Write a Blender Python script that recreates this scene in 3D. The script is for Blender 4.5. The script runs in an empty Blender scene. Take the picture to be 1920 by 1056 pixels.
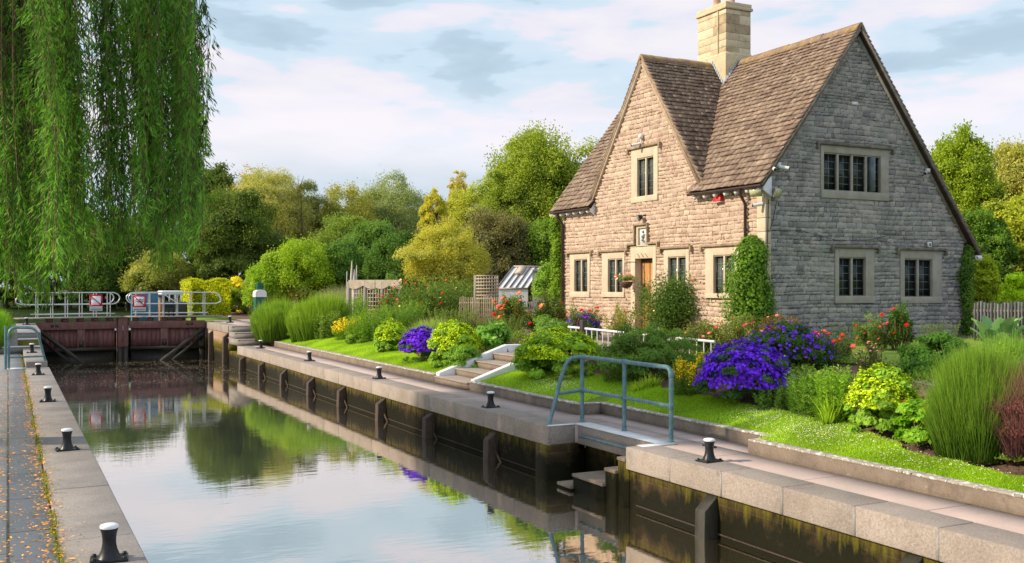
import bpy, math, random
import numpy as np
random.seed(7); RNG = np.random.default_rng(7)
PI = math.pi
scene = bpy.context.scene
COL = scene.collection

# ------------------------------------------------------------------ survey: the standpoint of the photograph
H = 2.3                       # eye height above the quay (quay top is z = 0)
F = 1867.0
YAW = math.atan(945 / F)
SA, CA = math.sin(YAW), math.cos(YAW)
def ray(px, py):
    u = (px - 960) / F; v = (537 - py) / F
    return (SA + u * CA, CA - u * SA, v)
def on_z(px, py, z=0.0):
    a, b, v = ray(px, py); d = (H - z) / -v
    return (a * d, b * d, z)
def on_x(px, py, X):
    a, b, v = ray(px, py); d = X / a
    return (X, b * d, H + v * d)
def on_y(px, py, Y):
    a, b, v = ray(px, py); d = Y / b
    return (a * d, Y, H + v * d)
def on_d(px, py, d):
    a, b, v = ray(px, py)
    return (a * d, b * d, H + v * d)

# ------------------------------------------------------------------ ground heights
PX = [-500, 9.2, 10.35, 10.6, 12, 14, 16, 30, 60, 600]
PZ = [.18, .18, .33, .42, .72, .84, .9, 1.0, 1.1, 1.1]
def gz(x, y):
    z = np.interp(x, PX, PZ)
    t = np.clip((y - 38.5) / 3.0, 0, 1)
    z = z * (1 - t) + np.maximum(z, .72) * t
    w = np.exp(-((y - 20.9) / 1.25) ** 6) * np.clip((x - 10.6) / .3, 0, 1) * np.clip((16 - x) / 2, 0, 1)
    return z * (1 - w) + .66 * w
def on_g(px, py):
    a, b, v = ray(px, py); z = .6
    for _ in range(30):
        d = (H - z) / -v; z = .5 * z + .5 * float(gz(a * d, b * d))
    return (a * d, b * d, z, d)

# ------------------------------------------------------------------ mesh buffers
class Buf:
    def __init__(s): s.V = []; s.F = []; s.T = []; s.n = 0
    def add(s, v, f, t=.5):
        v = np.asarray(v, dtype=np.float32).reshape(-1, 3); f = np.asarray(f, dtype=np.int32)
        s.V.append(v); s.F.append(f + s.n)
        s.T.append(np.full(len(v), t, np.float32) if np.isscalar(t) else np.asarray(t, np.float32))
        s.n += len(v)
ORG = {}
def link(o, parent=None):
    COL.objects.link(o)
    if parent is not None: o.parent = parent
    return o
def build(b, name, mat, parent=None, color=None, smooth=False, org=None, bevel=0):
    if org is None: org = ORG.get(parent.name, (0, 0, 0)) if parent is not None else (0, 0, 0)
    me = bpy.data.meshes.new(name)
    V = np.concatenate(b.V) - np.array(org, np.float32)
    me.vertices.add(len(V)); me.vertices.foreach_set('co', V.astype(np.float32).ravel())
    idx = np.concatenate([f.ravel() for f in b.F])
    tot = np.concatenate([np.full(len(f), f.shape[1], np.int32) for f in b.F])
    st = np.concatenate([[0], np.cumsum(tot)[:-1]]).astype(np.int32)
    me.loops.add(len(idx)); me.loops.foreach_set('vertex_index', idx.astype(np.int32))
    me.polygons.add(len(tot)); me.polygons.foreach_set('loop_start', st)
    try: me.polygons.foreach_set('loop_total', tot)
    except Exception: pass
    at = me.attributes.new('tint', 'FLOAT', 'POINT'); at.data.foreach_set('value', np.concatenate(b.T))
    me.update(calc_edges=True)
    if smooth: me.polygons.foreach_set('use_smooth', np.ones(len(tot), bool))
    me.validate()
    o = bpy.data.objects.new(name, me)
    if parent is None: o.location = org
    link(o, parent); ORG[o.name] = org
    if mat: me.materials.append(mat)
    o.color = (*color, 1) if color else (1, 1, 1, 1)
    if bevel:
        md = o.modifiers.new('bev', 'BEVEL'); md.width = bevel; md.segments = 2; md.limit_method = 'ANGLE'
    return o
def thing(name, label, cat, loc=(0, 0, 0), group=None, rz=0):
    o = bpy.data.objects.new(name, None); o.location = loc; o.rotation_euler = (0, 0, rz); o.empty_display_size = .1
    link(o); ORG[o.name] = tuple(loc) if rz == 0 else (0, 0, 0)
    return tag(o, label, cat, group)
def tag(o, label, cat, group=None):
    o['label'] = label; o['category'] = cat
    if group: o['group'] = group
    return o
def struct(o): o['kind'] = 'structure'; return o
def stuff(o): o['kind'] = 'stuff'; return o
def copy_tree(o, parent=None):
    c = o.copy(); COL.objects.link(c)
    if parent is not None: c.parent = parent
    for ch in [x for x in o.children]: copy_tree(ch, c)
    return c

BF = [(0, 3, 2, 1), (4, 5, 6, 7), (0, 1, 5, 4), (1, 2, 6, 5), (2, 3, 7, 6), (3, 0, 4, 7)]
def box(b, x0, x1, y0, y1, z0, z1, t=.5):
    b.add([(x0, y0, z0), (x1, y0, z0), (x1, y1, z0), (x0, y1, z0), (x0, y0, z1), (x1, y0, z1), (x1, y1, z1), (x0, y1, z1)], BF, t)
def hexa(b, p, t=.5): b.add(p, BF, t)
def beam(b, p, q, w, h=None, t=.5, up=(0, 0, 1)):
    h = h or w; p = np.array(p, float); q = np.array(q, float); d = q - p; d /= np.linalg.norm(d)
    u = np.array(up, float)
    if abs(d @ u) > .98: u = np.array((0, 1, 0.))
    s = np.cross(d, u); s /= np.linalg.norm(s); n = np.cross(s, d)
    s = s * w / 2; n = n * h / 2
    hexa(b, [p - s - n, p + s - n, p + s + n, p - s + n, q - s - n, q + s - n, q + s + n, q - s + n], t)
def tube(b, pts, r, seg=8, t=.5, cap=True):
    P = np.array(pts, float); n = len(P); R = np.full(n, r, float) if np.isscalar(r) else np.array(r, float)
    D = np.gradient(P, axis=0); D /= np.linalg.norm(D, axis=1)[:, None] + 1e-9
    ref = np.array((0, 0, 1.)) if abs(D[0, 2]) < .8 else np.array((1., 0, 0)); S = np.zeros_like(D); s0 = np.cross(D[0], ref)
    for i in range(n):      # carry the frame along the path
        s0 = s0 - D[i] * (s0 @ D[i]); s0 /= np.linalg.norm(s0) + 1e-9; S[i] = s0
    U = np.cross(S, D)
    a = np.arange(seg) * 2 * PI / seg
    V = P[:, None, :] + R[:, None, None] * (np.cos(a)[None, :, None] * S[:, None, :] + np.sin(a)[None, :, None] * U[:, None, :])
    f = []
    for i in range(n - 1):
        for k in range(seg):
            k2 = (k + 1) % seg; f.append((i * seg + k, i * seg + k2, (i + 1) * seg + k2, (i + 1) * seg + k))
    b.add(V.reshape(-1, 3), f, t)
    if cap:
        for i in (0, n - 1):
            V2 = np.vstack([V[i], P[i][None]]); m = seg
            b.add(V2, [(k, (k + 1) % seg, m) for k in range(seg)], t)
def arc(pts, rad=.15, n=5):
    out = [np.array(pts[0], float)]
    for i in range(1, len(pts) - 1):
        a, c, e = (np.array(pts[j], float) for j in (i - 1, i, i + 1))
        r1 = min(rad, np.linalg.norm(a - c) * .49); r2 = min(rad, np.linalg.norm(e - c) * .49)
        p = c + (a - c) / np.linalg.norm(a - c) * r1; q = c + (e - c) / np.linalg.norm(e - c) * r2
        for k in range(n + 1):
            s = k / n; out.append((1 - s) ** 2 * p + 2 * s * (1 - s) * c + s * s * q)
    out.append(np.array(pts[-1], float)); return out
def lathe(b, c, prof, seg=24, t=.5):
    a = np.arange(seg) * 2 * PI / seg; V = []; f = []
    for r, z in prof: V.append(np.stack([c[0] + r * np.cos(a), c[1] + r * np.sin(a), np.full(seg, c[2] + z)], 1))
    for i in range(len(prof) - 1):
        for k in range(seg):
            k2 = (k + 1) % seg; f.append((i * seg + k, i * seg + k2, (i + 1) * seg + k2, (i + 1) * seg + k))
    b.add(np.concatenate(V), f, t)
def grid(b, xs, ys, zf, t=.5):
    X, Y = np.meshgrid(xs, ys, indexing='ij'); Z = zf(X, Y) if callable(zf) else np.full_like(X, zf, dtype=float)
    nx, ny = X.shape; i, j = np.meshgrid(np.arange(nx - 1), np.arange(ny - 1), indexing='ij'); a = (i * ny + j).ravel()
    b.add(np.stack([X, Y, Z], -1).reshape(-1, 3), np.stack([a, a + ny, a + ny + 1, a + 1], 1), t)

# ------------------------------------------------------------------ foliage
def unit(n):
    v = RNG.normal(size=(n, 3)); return v / np.linalg.norm(v, axis=1)[:, None]
def leaves(b, P, D, L, W, T, N=None, fold=.15):
    """one rhombic leaf per point: P base, D direction of the leaf, L length, W width, T tint"""
    n = len(P); D = D / (np.linalg.norm(D, axis=1)[:, None] + 1e-9)
    if N is None: N = unit(n)
    S = np.cross(D, N); S /= np.linalg.norm(S, axis=1)[:, None] + 1e-9; U = np.cross(S, D)
    L = np.broadcast_to(np.asarray(L, float), (n,))[:, None]; W = np.broadcast_to(np.asarray(W, float), (n,))[:, None]
    m = P + D * L * .45
    V = np.stack([P, m + S * W * .5 + U * L * fold * .5, P + D * L, m - S * W * .5 + U * L * fold * .5], 1).reshape(-1, 3)
    a = np.arange(n) * 4
    b.add(V, np.stack([a, a + 1, a + 2, a + 3], 1), np.repeat(T, 4))
def blob(b, c, r, n_cl, rc, n_lf, L, W=None, low=-.35, fill=.25, droop=0., seed=None, tbias=.25, rcz=.75, flat=1., lobes=0.):
    """leaf cloud: clumps spread through an ellipsoid, leaves spread round each clump"""
    W = W or L * .6; c = np.array(c, float); r = np.array(r, float)
    d = unit(n_cl * 3); d = d[d[:, 2] > low][:n_cl]; n_cl = len(d)
    k = np.where(RNG.random(n_cl) < fill, RNG.uniform(.25, .75, n_cl), RNG.uniform(.72, 1.02, n_cl))
    if lobes:
        ph = RNG.uniform(0, 6.28, 4); k = k * (1 - lobes * .5 + lobes * (np.sin(d[:, 0] * 4.1 + ph[0]) * np.sin(d[:, 1] * 4.7 + ph[1]) + .6 * np.sin(d[:, 2] * 7 + d[:, 0] * 5 + ph[2]) + .5 * RNG.normal(size=len(d))))
    cc = c + d * r * k[:, None]; cr = rc * RNG.uniform(.55, 1.35, n_cl); ct = RNG.random(n_cl)
    i = RNG.choice(n_cl, n_lf, p=cr ** 2 / (cr ** 2).sum())
    e = unit(n_lf); e[:, 2] = np.where(e[:, 2] < -.2, -e[:, 2] * .5, e[:, 2])
    rr = RNG.uniform(.35, 1, n_lf) ** .5
    P = cc[i] + e * (cr[i] * rr)[:, None] * np.array((1, 1, rcz))
    nrm = e + .7 * unit(n_lf) + d[i] * .5; nrm[:, 2] += .4
    D = np.cross(nrm, unit(n_lf)); D[:, 2] -= droop
    T = np.clip(.15 + .4 * ct[i] + .3 * RNG.random(n_lf) + tbias * (e[:, 2] * .5 + .1), 0, 1)
    leaves(b, P, D, L * RNG.uniform(.7, 1.3, n_lf), W * RNG.uniform(.7, 1.3, n_lf), T, N=nrm)
    return cc
def blades(b, c, rx, ry, n, h, w, lean=.5, spread=.5, seg=3, t0=.2, t1=.9, zf=None, dome=True):
    """thin upright blades fanning out of an oval base"""
    a = RNG.uniform(0, 2 * PI, n); q = RNG.uniform(0, 1, n) ** .5
    ux, uy = np.cos(a) * q, np.sin(a) * q
    B = np.stack([c[0] + ux * rx * spread, c[1] + uy * ry * spread, np.full(n, float(c[2]))], 1)
    if zf is not None: B[:, 2] = zf(B[:, 0], B[:, 1])
    hh = h * RNG.uniform(.7, 1.08, n) * (np.sqrt(np.clip(1 - .62 * q ** 2, .1, 1)) if dome else 1)
    tip = B + np.stack([ux * rx * (1 - spread) + RNG.normal(0, .05, n) * h * lean, uy * ry * (1 - spread) + RNG.normal(0, .05, n) * h * lean, hh], 1)
    side = unit(n); side[:, 2] = 0; side /= np.linalg.norm(side, axis=1)[:, None] + 1e-9
    V = []; T = []
    tt = RNG.uniform(t0, t1, n)
    for k in range(seg + 1):
        s = k / seg; p = B * (1 - s) + tip * s; p[:, 2] = B[:, 2] + (tip[:, 2] - B[:, 2]) * (s ** .8)
        ww = w * (1 - s * .85)
        V += [p - side * ww / 2, p + side * ww / 2]; T += [tt * (.6 + .4 * s)] * 2
    V = np.stack(V, 1); m = V.shape[1]; base = np.arange(n) * m
    f = np.concatenate([np.stack([base + 2 * k, base + 2 * k + 1, base + 2 * k + 3, base + 2 * k + 2], 1) for k in range(seg)])
    b.add(V.reshape(-1, 3), f, np.stack(T, 1).ravel())
    return tip

# ------------------------------------------------------------------ materials
def newmat(name):
    m = bpy.data.materials.new(name); m.use_nodes = True; nt = m.node_tree
    return m, nt, nt.nodes['Principled BSDF'], nt.nodes['Material Output']
def nd(nt, t, **k):
    n = nt.nodes.new(t)
    for a, v in k.items():
        if a.startswith('i_'): n.inputs[a[2:].replace('_', ' ')].default_value = v
        elif a.startswith('n_'): n.inputs[int(a[2:])].default_value = v
        else: setattr(n, a, v)
    return n
def ramp(nt, src, stops):
    r = nt.nodes.new('ShaderNodeValToRGB'); e = r.color_ramp.elements
    while len(e) > 1: e.remove(e[-1])
    e[0].position = stops[0][0]; e[0].color = (*stops[0][1], 1)
    for p, c in stops[1:]: x = e.new(p); x.color = (*c, 1)
    nt.links.new(src, r.inputs[0]); return r.outputs[0]
def noise(nt, vec, scale, detail=5, rough=.6, dist=0):
    n = nd(nt, 'ShaderNodeTexNoise', i_Scale=scale, i_Detail=detail, i_Roughness=rough, i_Distortion=dist)
    if vec is not None: nt.links.new(vec, n.inputs['Vector'])
    return n.outputs['Fac']
def mth(nt, op, a, b=None, clamp=False):
    n = nt.nodes.new('ShaderNodeMath'); n.operation = op; n.use_clamp = clamp
    for i, x in enumerate((a, b)):
        if x is None: continue
        if isinstance(x, (int, float)): n.inputs[i].default_value = x
        else: nt.links.new(x, n.inputs[i])
    return n.outputs[0]
def mix(nt, fac, a, b, blend='MIX'):
    n = nt.nodes.new('ShaderNodeMix'); n.data_type = 'RGBA'; n.blend_type = blend
    for i, x in ((0, fac), (6, a), (7, b)):
        if isinstance(x, (int, float)): n.inputs[i].default_value = x
        elif isinstance(x, tuple): n.inputs[i].default_value = (*x, 1)
        else: nt.links.new(x, n.inputs[i])
    return n.outputs[2]
def coords(nt, scale=(1, 1, 1)):
    g = nt.nodes.new('ShaderNodeTexCoord'); mp = nt.nodes.new('ShaderNodeMapping'); mp.inputs['Scale'].default_value = scale
    nt.links.new(g.outputs['Object'], mp.inputs[0]); return mp.outputs[0]
def bump(nt, bs, h, strength=.5, dist=.02):
    n = nt.nodes.new('ShaderNodeBump'); n.inputs['Strength'].default_value = strength; n.inputs['Distance'].default_value = dist
    nt.links.new(h, n.inputs['Height']); nt.links.new(n.outputs[0], bs.inputs['Normal'])
def tintattr(nt):
    a = nt.nodes.new('ShaderNodeAttribute'); a.attribute_name = 'tint'; return a.outputs['Fac']
def mat(name, stops, scale=3, rough=.8, tw=0., fine=None, bmp=None, metal=0, st=(1, 1, 1), spots=None, spec=None, detail=6):
    m, nt, bs, out = newmat(name); v = coords(nt, st)
    f = noise(nt, v, scale, detail, .65)
    f = mth(nt, 'ADD', mth(nt, 'MULTIPLY', mth(nt, 'SUBTRACT', f, .5), 1.8), .5)
    if tw: f = mth(nt, 'ADD', mth(nt, 'MULTIPLY', f, 1 - tw), mth(nt, 'MULTIPLY', tintattr(nt), tw))
    c = ramp(nt, f, stops)
    if fine:
        g = noise(nt, v, fine[0], 3, .7); g = mth(nt, 'ADD', mth(nt, 'MULTIPLY', mth(nt, 'SUBTRACT', g, .5), fine[1] * 2), 1.0)
        k = nt.nodes.new('ShaderNodeCombineColor'); [nt.links.new(g, k.inputs[i]) for i in range(3)]
        c = mix(nt, 1.0, c, k.outputs[0], 'MULTIPLY')
    if spots:    # (scale, threshold, colour, softness)
        for sc, th, cc, sf in spots:
            s = noise(nt, v, sc, 4, .7); s = mth(nt, 'MULTIPLY', mth(nt, 'SUBTRACT', s, th), 1 / sf, True); c = mix(nt, s, c, cc)
    nt.links.new(c, bs.inputs['Base Color']); bs.inputs['Roughness'].default_value = rough; bs.inputs['Metallic'].default_value = metal
    if spec is not None: bs.inputs['Specular IOR Level'].default_value = spec
    if bmp: bump(nt, bs, noise(nt, v, bmp[0], 6, .7), bmp[1], bmp[2] if len(bmp) > 2 else .02)
    return m
def leafmat(name, trans=.42, rough=.45, hue=.12, gain=1.):
    """colour comes from the object; every leaf varies through its tint"""
    m, nt, bs, out = newmat(name); oi = nt.nodes.new('ShaderNodeObjectInfo'); t = tintattr(nt)
    br = mth(nt, 'ADD', mth(nt, 'MULTIPLY', t, 2.6 * gain), .5 * gain)
    k = nt.nodes.new('ShaderNodeCombineColor')
    nt.links.new(mth(nt, 'MULTIPLY', br, mth(nt, 'ADD', mth(nt, 'MULTIPLY', t, hue * 3), 1.12 - hue * 1.5)), k.inputs[0])
    nt.links.new(br, k.inputs[1])
    nt.links.new(mth(nt, 'MULTIPLY', br, mth(nt, 'ADD', mth(nt, 'MULTIPLY', t, -hue), 1 + hue * .5)), k.inputs[2])
    c = mix(nt, 1.0, oi.outputs['Color'], k.outputs[0], 'MULTIPLY')
    nt.links.new(c, bs.inputs['Base Color']); bs.inputs['Roughness'].default_value = rough; bs.inputs['Specular IOR Level'].default_value = .12
    tr = nt.nodes.new('ShaderNodeBsdfTranslucent'); nt.links.new(mix(nt, 1.0, c, (1.15, 1.2, .6), 'MULTIPLY'), tr.inputs[0])
    ms = nt.nodes.new('ShaderNodeMixShader'); ms.inputs[0].default_value = trans
    nt.links.new(bs.outputs[0], ms.inputs[1]); nt.links.new(tr.outputs[0], ms.inputs[2]); nt.links.new(ms.outputs[0], out.inputs[0])
    return m
M = {}
M['leaf'] = leafmat('leaf'); M['petal'] = leafmat('petal', .3, .6, .05, .75)
M['bark'] = mat('bark', [(.2, (.05, .035, .022)), (.8, (.16, .12, .08))], 8, .9, fine=(40, .3), bmp=(18, .8, .03), st=(1, 1, .3))
M['twig'] = mat('twig', [(.2, (.10, .06, .03)), (.8, (.24, .15, .07))], 8, .8)
M['mortar'] = mat('mortar', [(.2, (.36, .27, .20)), (.8, (.50, .39, .29))], 6, .95, fine=(80, .2), bmp=(60, .4))
M['mortar_shade'] = mat('mortar_gable_shade', [(.2, (.21, .20, .18)), (.8, (.33, .315, .28))], 6, .95, fine=(80, .2), bmp=(60, .4))  # darker copy of the mortar: gable shade put into the colour
M['stone'] = mat('rubble_stone', [(0, (.33, .235, .18)), (.3, (.50, .37, .29)), (.6, (.60, .46, .365)), (.85, (.68, .55, .40)), (1, (.44, .35, .29))], 2.2, .9, tw=.55, fine=(30, .28), bmp=(22, .9, .03), spots=[(5, .6, (.46, .40, .16), .25), (14, .66, (.12, .09, .07), .12)])
M['stone_lichen_shade'] = mat('rubble_stone_lichen_shade', [(0, (.12, .115, .12)), (.3, (.27, .265, .26)), (.55, (.41, .39, .365)), (.8, (.51, .475, .425)), (1, (.24, .28, .33))], 1.6, .9, tw=.55, fine=(30, .4), bmp=(22, 1., .03), spots=[(1.1, .52, (.26, .34, .28), .4), (3.2, .56, (.22, .27, .32), .25), (.55, .58, (.16, .15, .14), .3), (12, .62, (.08, .08, .08), .12)])  # gable copy of the front stone: shade and lichen both in the colour
M['ashlar'] = mat('dressed_stone', [(.1, (.52, .43, .31)), (.9, (.66, .56, .43))], 3, .85, fine=(50, .1), bmp=(50, .25, .01), spots=[(7, .64, (.36, .28, .18), .2)])
M['ashlar_shade'] = mat('dressed_stone_shade', [(.1, (.28, .265, .225)), (.9, (.44, .415, .355))], 3, .85, fine=(50, .14), bmp=(50, .3, .01), spots=[(4, .58, (.28, .31, .25), .2)])  # surround stone darkened and greyed to carry the gable's shade
M['hood'] = mat('hood_stone', [(.2, (.20, .14, .09)), (.8, (.42, .32, .21))], 6, .9, fine=(40, .3), bmp=(40, .5))
M['hood_shade'] = mat('hood_stone_shade', [(.2, (.09, .085, .08)), (.8, (.25, .23, .18))], 6, .9, fine=(40, .3), bmp=(40, .5))  # hood stone copy with the gable's shade painted in
M['tile'] = mat('roof_tile', [(0, (.10, .065, .06)), (.35, (.22, .155, .115)), (.65, (.30, .22, .165)), (.9, (.38, .295, .225)), (1, (.46, .40, .33))], 2.5, .85, tw=.6, fine=(25, .3), bmp=(30, .6, .02), spots=[(11, .6, (.58, .53, .46), .08), (3, .66, (.30, .24, .07), .2)])
M['ridge'] = mat('ridge_tile', [(.2, (.20, .13, .09)), (.8, (.34, .24, .15))], 5, .9, fine=(30, .3), bmp=(20, .7), spots=[(3.5, .53, (.44, .29, .05), .15), (9, .6, (.34, .33, .12), .1), (8, .66, (.06, .05, .03), .1)])
M['chimney'] = mat('chimney_stone', [(.1, (.30, .22, .14)), (.4, (.56, .46, .30)), (.8, (.72, .62, .44)), (1, (.45, .30, .2))], 4, .9, tw=.6, fine=(30, .2), bmp=(25, .5), spots=[(3.2, .54, (.24, .20, .15), .25), (8, .62, (.12, .10, .08), .15), (3, .62, (.50, .36, .14), .2)])
M['lead'] = mat('lead', [(.2, (.30, .36, .42)), (.8, (.5, .56, .62))], 8, .5)
M['oak'] = mat('oak_door', [(.2, (.36, .17, .05)), (.8, (.60, .32, .12))], 6, .55, st=(4, 4, .6), fine=(30, .15))
M['darkframe'] = mat('dark_frame', [(.2, (.012, .010, .014)), (.8, (.03, .022, .022))], 6, .4)
M['pipe'] = mat('brown_pipe', [(.2, (.035, .02, .015)), (.8, (.06, .035, .025))], 6, .4)
M['came'] = mat('lead_came', [(.2, (.12, .16, .18)), (.8, (.22, .28, .30))], 6, .5)
M['white'] = mat('white_paint', [(.2, (.70, .72, .74)), (.8, (.82, .84, .86))], 5, .55, fine=(30, .08), spots=[(9, .68, (.45, .45, .42), .15)])
M['cap'] = mat('white_cap', [(.2, (.78, .8, .84)), (.8, (.88, .9, .92))], 5, .4)
M['black'] = mat('black_iron', [(.2, (.006, .007, .010)), (.8, (.02, .022, .028))], 14, .38, spec=.35, bmp=(40, .3, .004), fine=(60, .3), spots=[(18, .68, (.12, .07, .04), .1)])
M['rail'] = mat('bluegrey_rail', [(.2, (.07, .17, .22)), (.8, (.17, .28, .32))], 9, .45, fine=(50, .2), metal=.25, spots=[(12, .62, (.34, .30, .24), .1)])
M['galv'] = mat('galvanised', [(.2, (.48, .52, .55)), (.8, (.68, .70, .72))], 12, .35, metal=.5)
M['timber'] = mat('wet_timber', [(.2, (.02, .014, .01)), (.8, (.085, .055, .038))], 6, .75, st=(6, 6, 1), fine=(40, .3), bmp=(30, .6), spots=[(5, .62, (.10, .12, .03), .2)])
M['gatewood'] = mat('red_gate_timber', [(.1, (.06, .025, .025)), (.5, (.15, .06, .058)), (.9, (.24, .11, .095))], 3, .7, st=(5, 5, 1), tw=.3, fine=(30, .3), bmp=(20, .5), spots=[(4, .58, (.26, .14, .05), .2), (6, .6, (.04, .03, .03), .2)])
M['gatedark'] = mat('dark_gate_timber', [(.1, (.010, .010, .008)), (.9, (.04, .036, .022))], 5, .5, st=(3, 3, 1), fine=(30, .3), bmp=(20, .5))  # darker timber for the lower gate, struts and near fenders
M['plank'] = mat('weathered_plank', [(.2, (.20, .18, .16)), (.8, (.38, .35, .31))], 5, .85, st=(1, 5, 5), fine=(30, .2))
M['palewood'] = mat('pale_wood', [(.2, (.42, .34, .25)), (.8, (.62, .52, .42))], 5, .8, fine=(30, .15))
M['cane'] = mat('cane', [(.2, (.26, .20, .13)), (.8, (.52, .43, .31))], 5, .85, tw=.6, fine=(20, .2))
M['greywood'] = mat('grey_picket', [(.2, (.10, .10, .10)), (.8, (.24, .23, .22))], 5, .85, tw=.5, fine=(20, .2))
M['granite'] = mat('granite', [(.1, (.23, .195, .17)), (.5, (.31, .265, .23)), (.9, (.385, .33, .29))], 1.4, .85, tw=.3, fine=(38, .62), bmp=(38, .9, .015), spots=[(2.2, .54, (.22, .18, .14), .3), (7, .62, (.16, .13, .10), .15), (11, .66, (.52, .47, .40), .08)])
M['greyconcrete'] = mat('grey_concrete', [(.1, (.20, .18, .17)), (.5, (.28, .255, .24)), (.9, (.36, .33, .31))], 1.2, .9, tw=.25, fine=(42, .6), bmp=(50, .5, .01), spots=[(1.1, .52, (.20, .19, .185), .3), (6, .6, (.40, .38, .35), .15), (14, .64, (.12, .11, .09), .08)])  # speckled grey concrete of the left coping, also pointing and steps
M['kerb'] = mat('kerb_concrete', [(.1, (.15, .115, .09)), (.9, (.30, .24, .185))], 2.5, .9, fine=(45, .35), bmp=(25, .8, .02), tw=.2, spots=[(3, .55, (.13, .10, .075), .2), (8, .62, (.34, .33, .30), .12)])
M['lichen'] = mat('lichened_concrete', [(.1, (.28, .24, .20)), (.9, (.42, .37, .32))], 3, .9, fine=(45, .3), bmp=(30, .6, .012), spots=[(11, .53, (.72, .72, .70), .05), (14, .6, (.06, .05, .05), .05)])
M['soil'] = mat('soil', [(.1, (.07, .04, .025)), (.9, (.22, .14, .09))], 5, .95, fine=(30, .5), bmp=(14, 1., .06))
M['bark_mulch'] = mat('bark_mulch', [(.1, (.10, .05, .035)), (.5, (.25, .14, .10)), (.9, (.40, .27, .2))], 14, .95, fine=(50, .5), bmp=(30, 1., .05))
M['turf'] = mat('turf', [(.1, (.10, .18, .012)), (.5, (.18, .29, .02)), (.9, (.28, .38, .03))], 1.3, .9, fine=(60, .5), bmp=(60, .8, .02))
M['farland'] = mat('meadow', [(.1, (.04, .07, .015)), (.9, (.12, .16, .03))], .6, .95, fine=(8, .4))
M['bluepaint'] = mat('blue_cabinet', [(.2, (.03, .12, .20)), (.8, (.05, .18, .28))], 5, .5)
M['greenpaint'] = mat('green_paint', [(.2, (.005, .09, .05)), (.8, (.01, .14, .08))], 5, .4)
M['grey'] = mat('grey_plastic', [(.2, (.10, .10, .11)), (.8, (.16, .16, .17))], 5, .6)
M['red'] = mat('red_plastic', [(.2, (.65, .015, .01)), (.8, (.8, .03, .02))], 5, .4)
M['signred'] = mat('sign_red', [(.2, (.55, .01, .03)), (.8, (.62, .015, .04))], 5, .4)
M['signwhite'] = mat('sign_white', [(.2, (.72, .76, .82)), (.8, (.8, .84, .88))], 5, .4)
M['lamp'] = mat('lamp_glass', [(.2, (.42, .44, .22)), (.8, (.6, .6, .36))], 8, .15)
M['basket'] = mat('coir_basket', [(.2, (.06, .03, .02)), (.8, (.16, .08, .05))], 20, .95, fine=(80, .4), bmp=(50, .8))
M['log'] = mat('log_bark', [(.1, (.10, .06, .04)), (.9, (.34, .24, .17))], 6, .95, st=(1, 1, 4), fine=(30, .4), bmp=(20, .9, .04))
M['driftwood'] = mat('bleached_wood', [(.1, (.45, .41, .36)), (.9, (.72, .68, .62))], 6, .9, st=(3, 3, .5))
M['greenglass'] = mat('whitewashed_glass', [(.2, (.72, .74, .78)), (.8, (.88, .88, .88))], 4, .5, spots=[(6, .62, (.3, .34, .3), .2)])

def glassmat(k=1., nm='dark_window_glass'):
    m, nt, bs, out = newmat(nm); v = coords(nt)
    c = ramp(nt, noise(nt, v, 2.5, 3), [(.3, (.008 * k, .012 * k, .012 * k)), (.7, (.045 * k, .055 * k, .05 * k))])
    nt.links.new(c, bs.inputs['Base Color']); bs.inputs['Roughness'].default_value = .06; bs.inputs['IOR'].default_value = 1.5
    bump(nt, bs, noise(nt, v, 6, 2), .15, .01); return m
M['glass'] = glassmat(); M['glass_front'] = glassmat(3.2, 'grey_window_glass')
def watermat(name, deep, refl):
    m, nt, bs, out = newmat(name); v = coords(nt, (1, .45, 1))
    nt.links.new(ramp(nt, noise(nt, v, .5, 3), [(.3, deep), (.7, tuple(x * 1.6 for x in deep))]), bs.inputs['Base Color'])
    bs.inputs['Roughness'].default_value = .35; bs.inputs['Specular IOR Level'].default_value = .2
    n1 = noise(nt, coords(nt, (1.2, 3.2, 1)), 2.2, 3, .5); n2 = noise(nt, coords(nt, (.5, 1.0, 1)), .8, 2, .5)
    h = mth(nt, 'ADD', mth(nt, 'MULTIPLY', n1, .35), n2)
    bp = nt.nodes.new('ShaderNodeBump'); bp.inputs['Strength'].default_value = .10; bp.inputs['Distance'].default_value = .03; nt.links.new(h, bp.inputs['Height'])
    gl = nt.nodes.new('ShaderNodeBsdfGlossy'); gl.inputs['Roughness'].default_value = .015; gl.inputs['Color'].default_value = (.95, .92, .87, 1)
    nt.links.new(bp.outputs[0], gl.inputs['Normal'])
    lw = nt.nodes.new('ShaderNodeLayerWeight'); lw.inputs[0].default_value = .5; nt.links.new(bp.outputs[0], lw.inputs['Normal'])
    f = mth(nt, 'ADD', mth(nt, 'MULTIPLY', lw.outputs['Facing'], .55), refl - .45, True)
    ms = nt.nodes.new('ShaderNodeMixShader'); nt.links.new(f, ms.inputs[0])
    nt.links.new(bs.outputs[0], ms.inputs[1]); nt.links.new(gl.outputs[0], ms.inputs[2]); nt.links.new(ms.outputs[0], out.inputs[0])
    return m
M['water'] = watermat('lock_water', (.030, .026, .012), .80)
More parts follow.
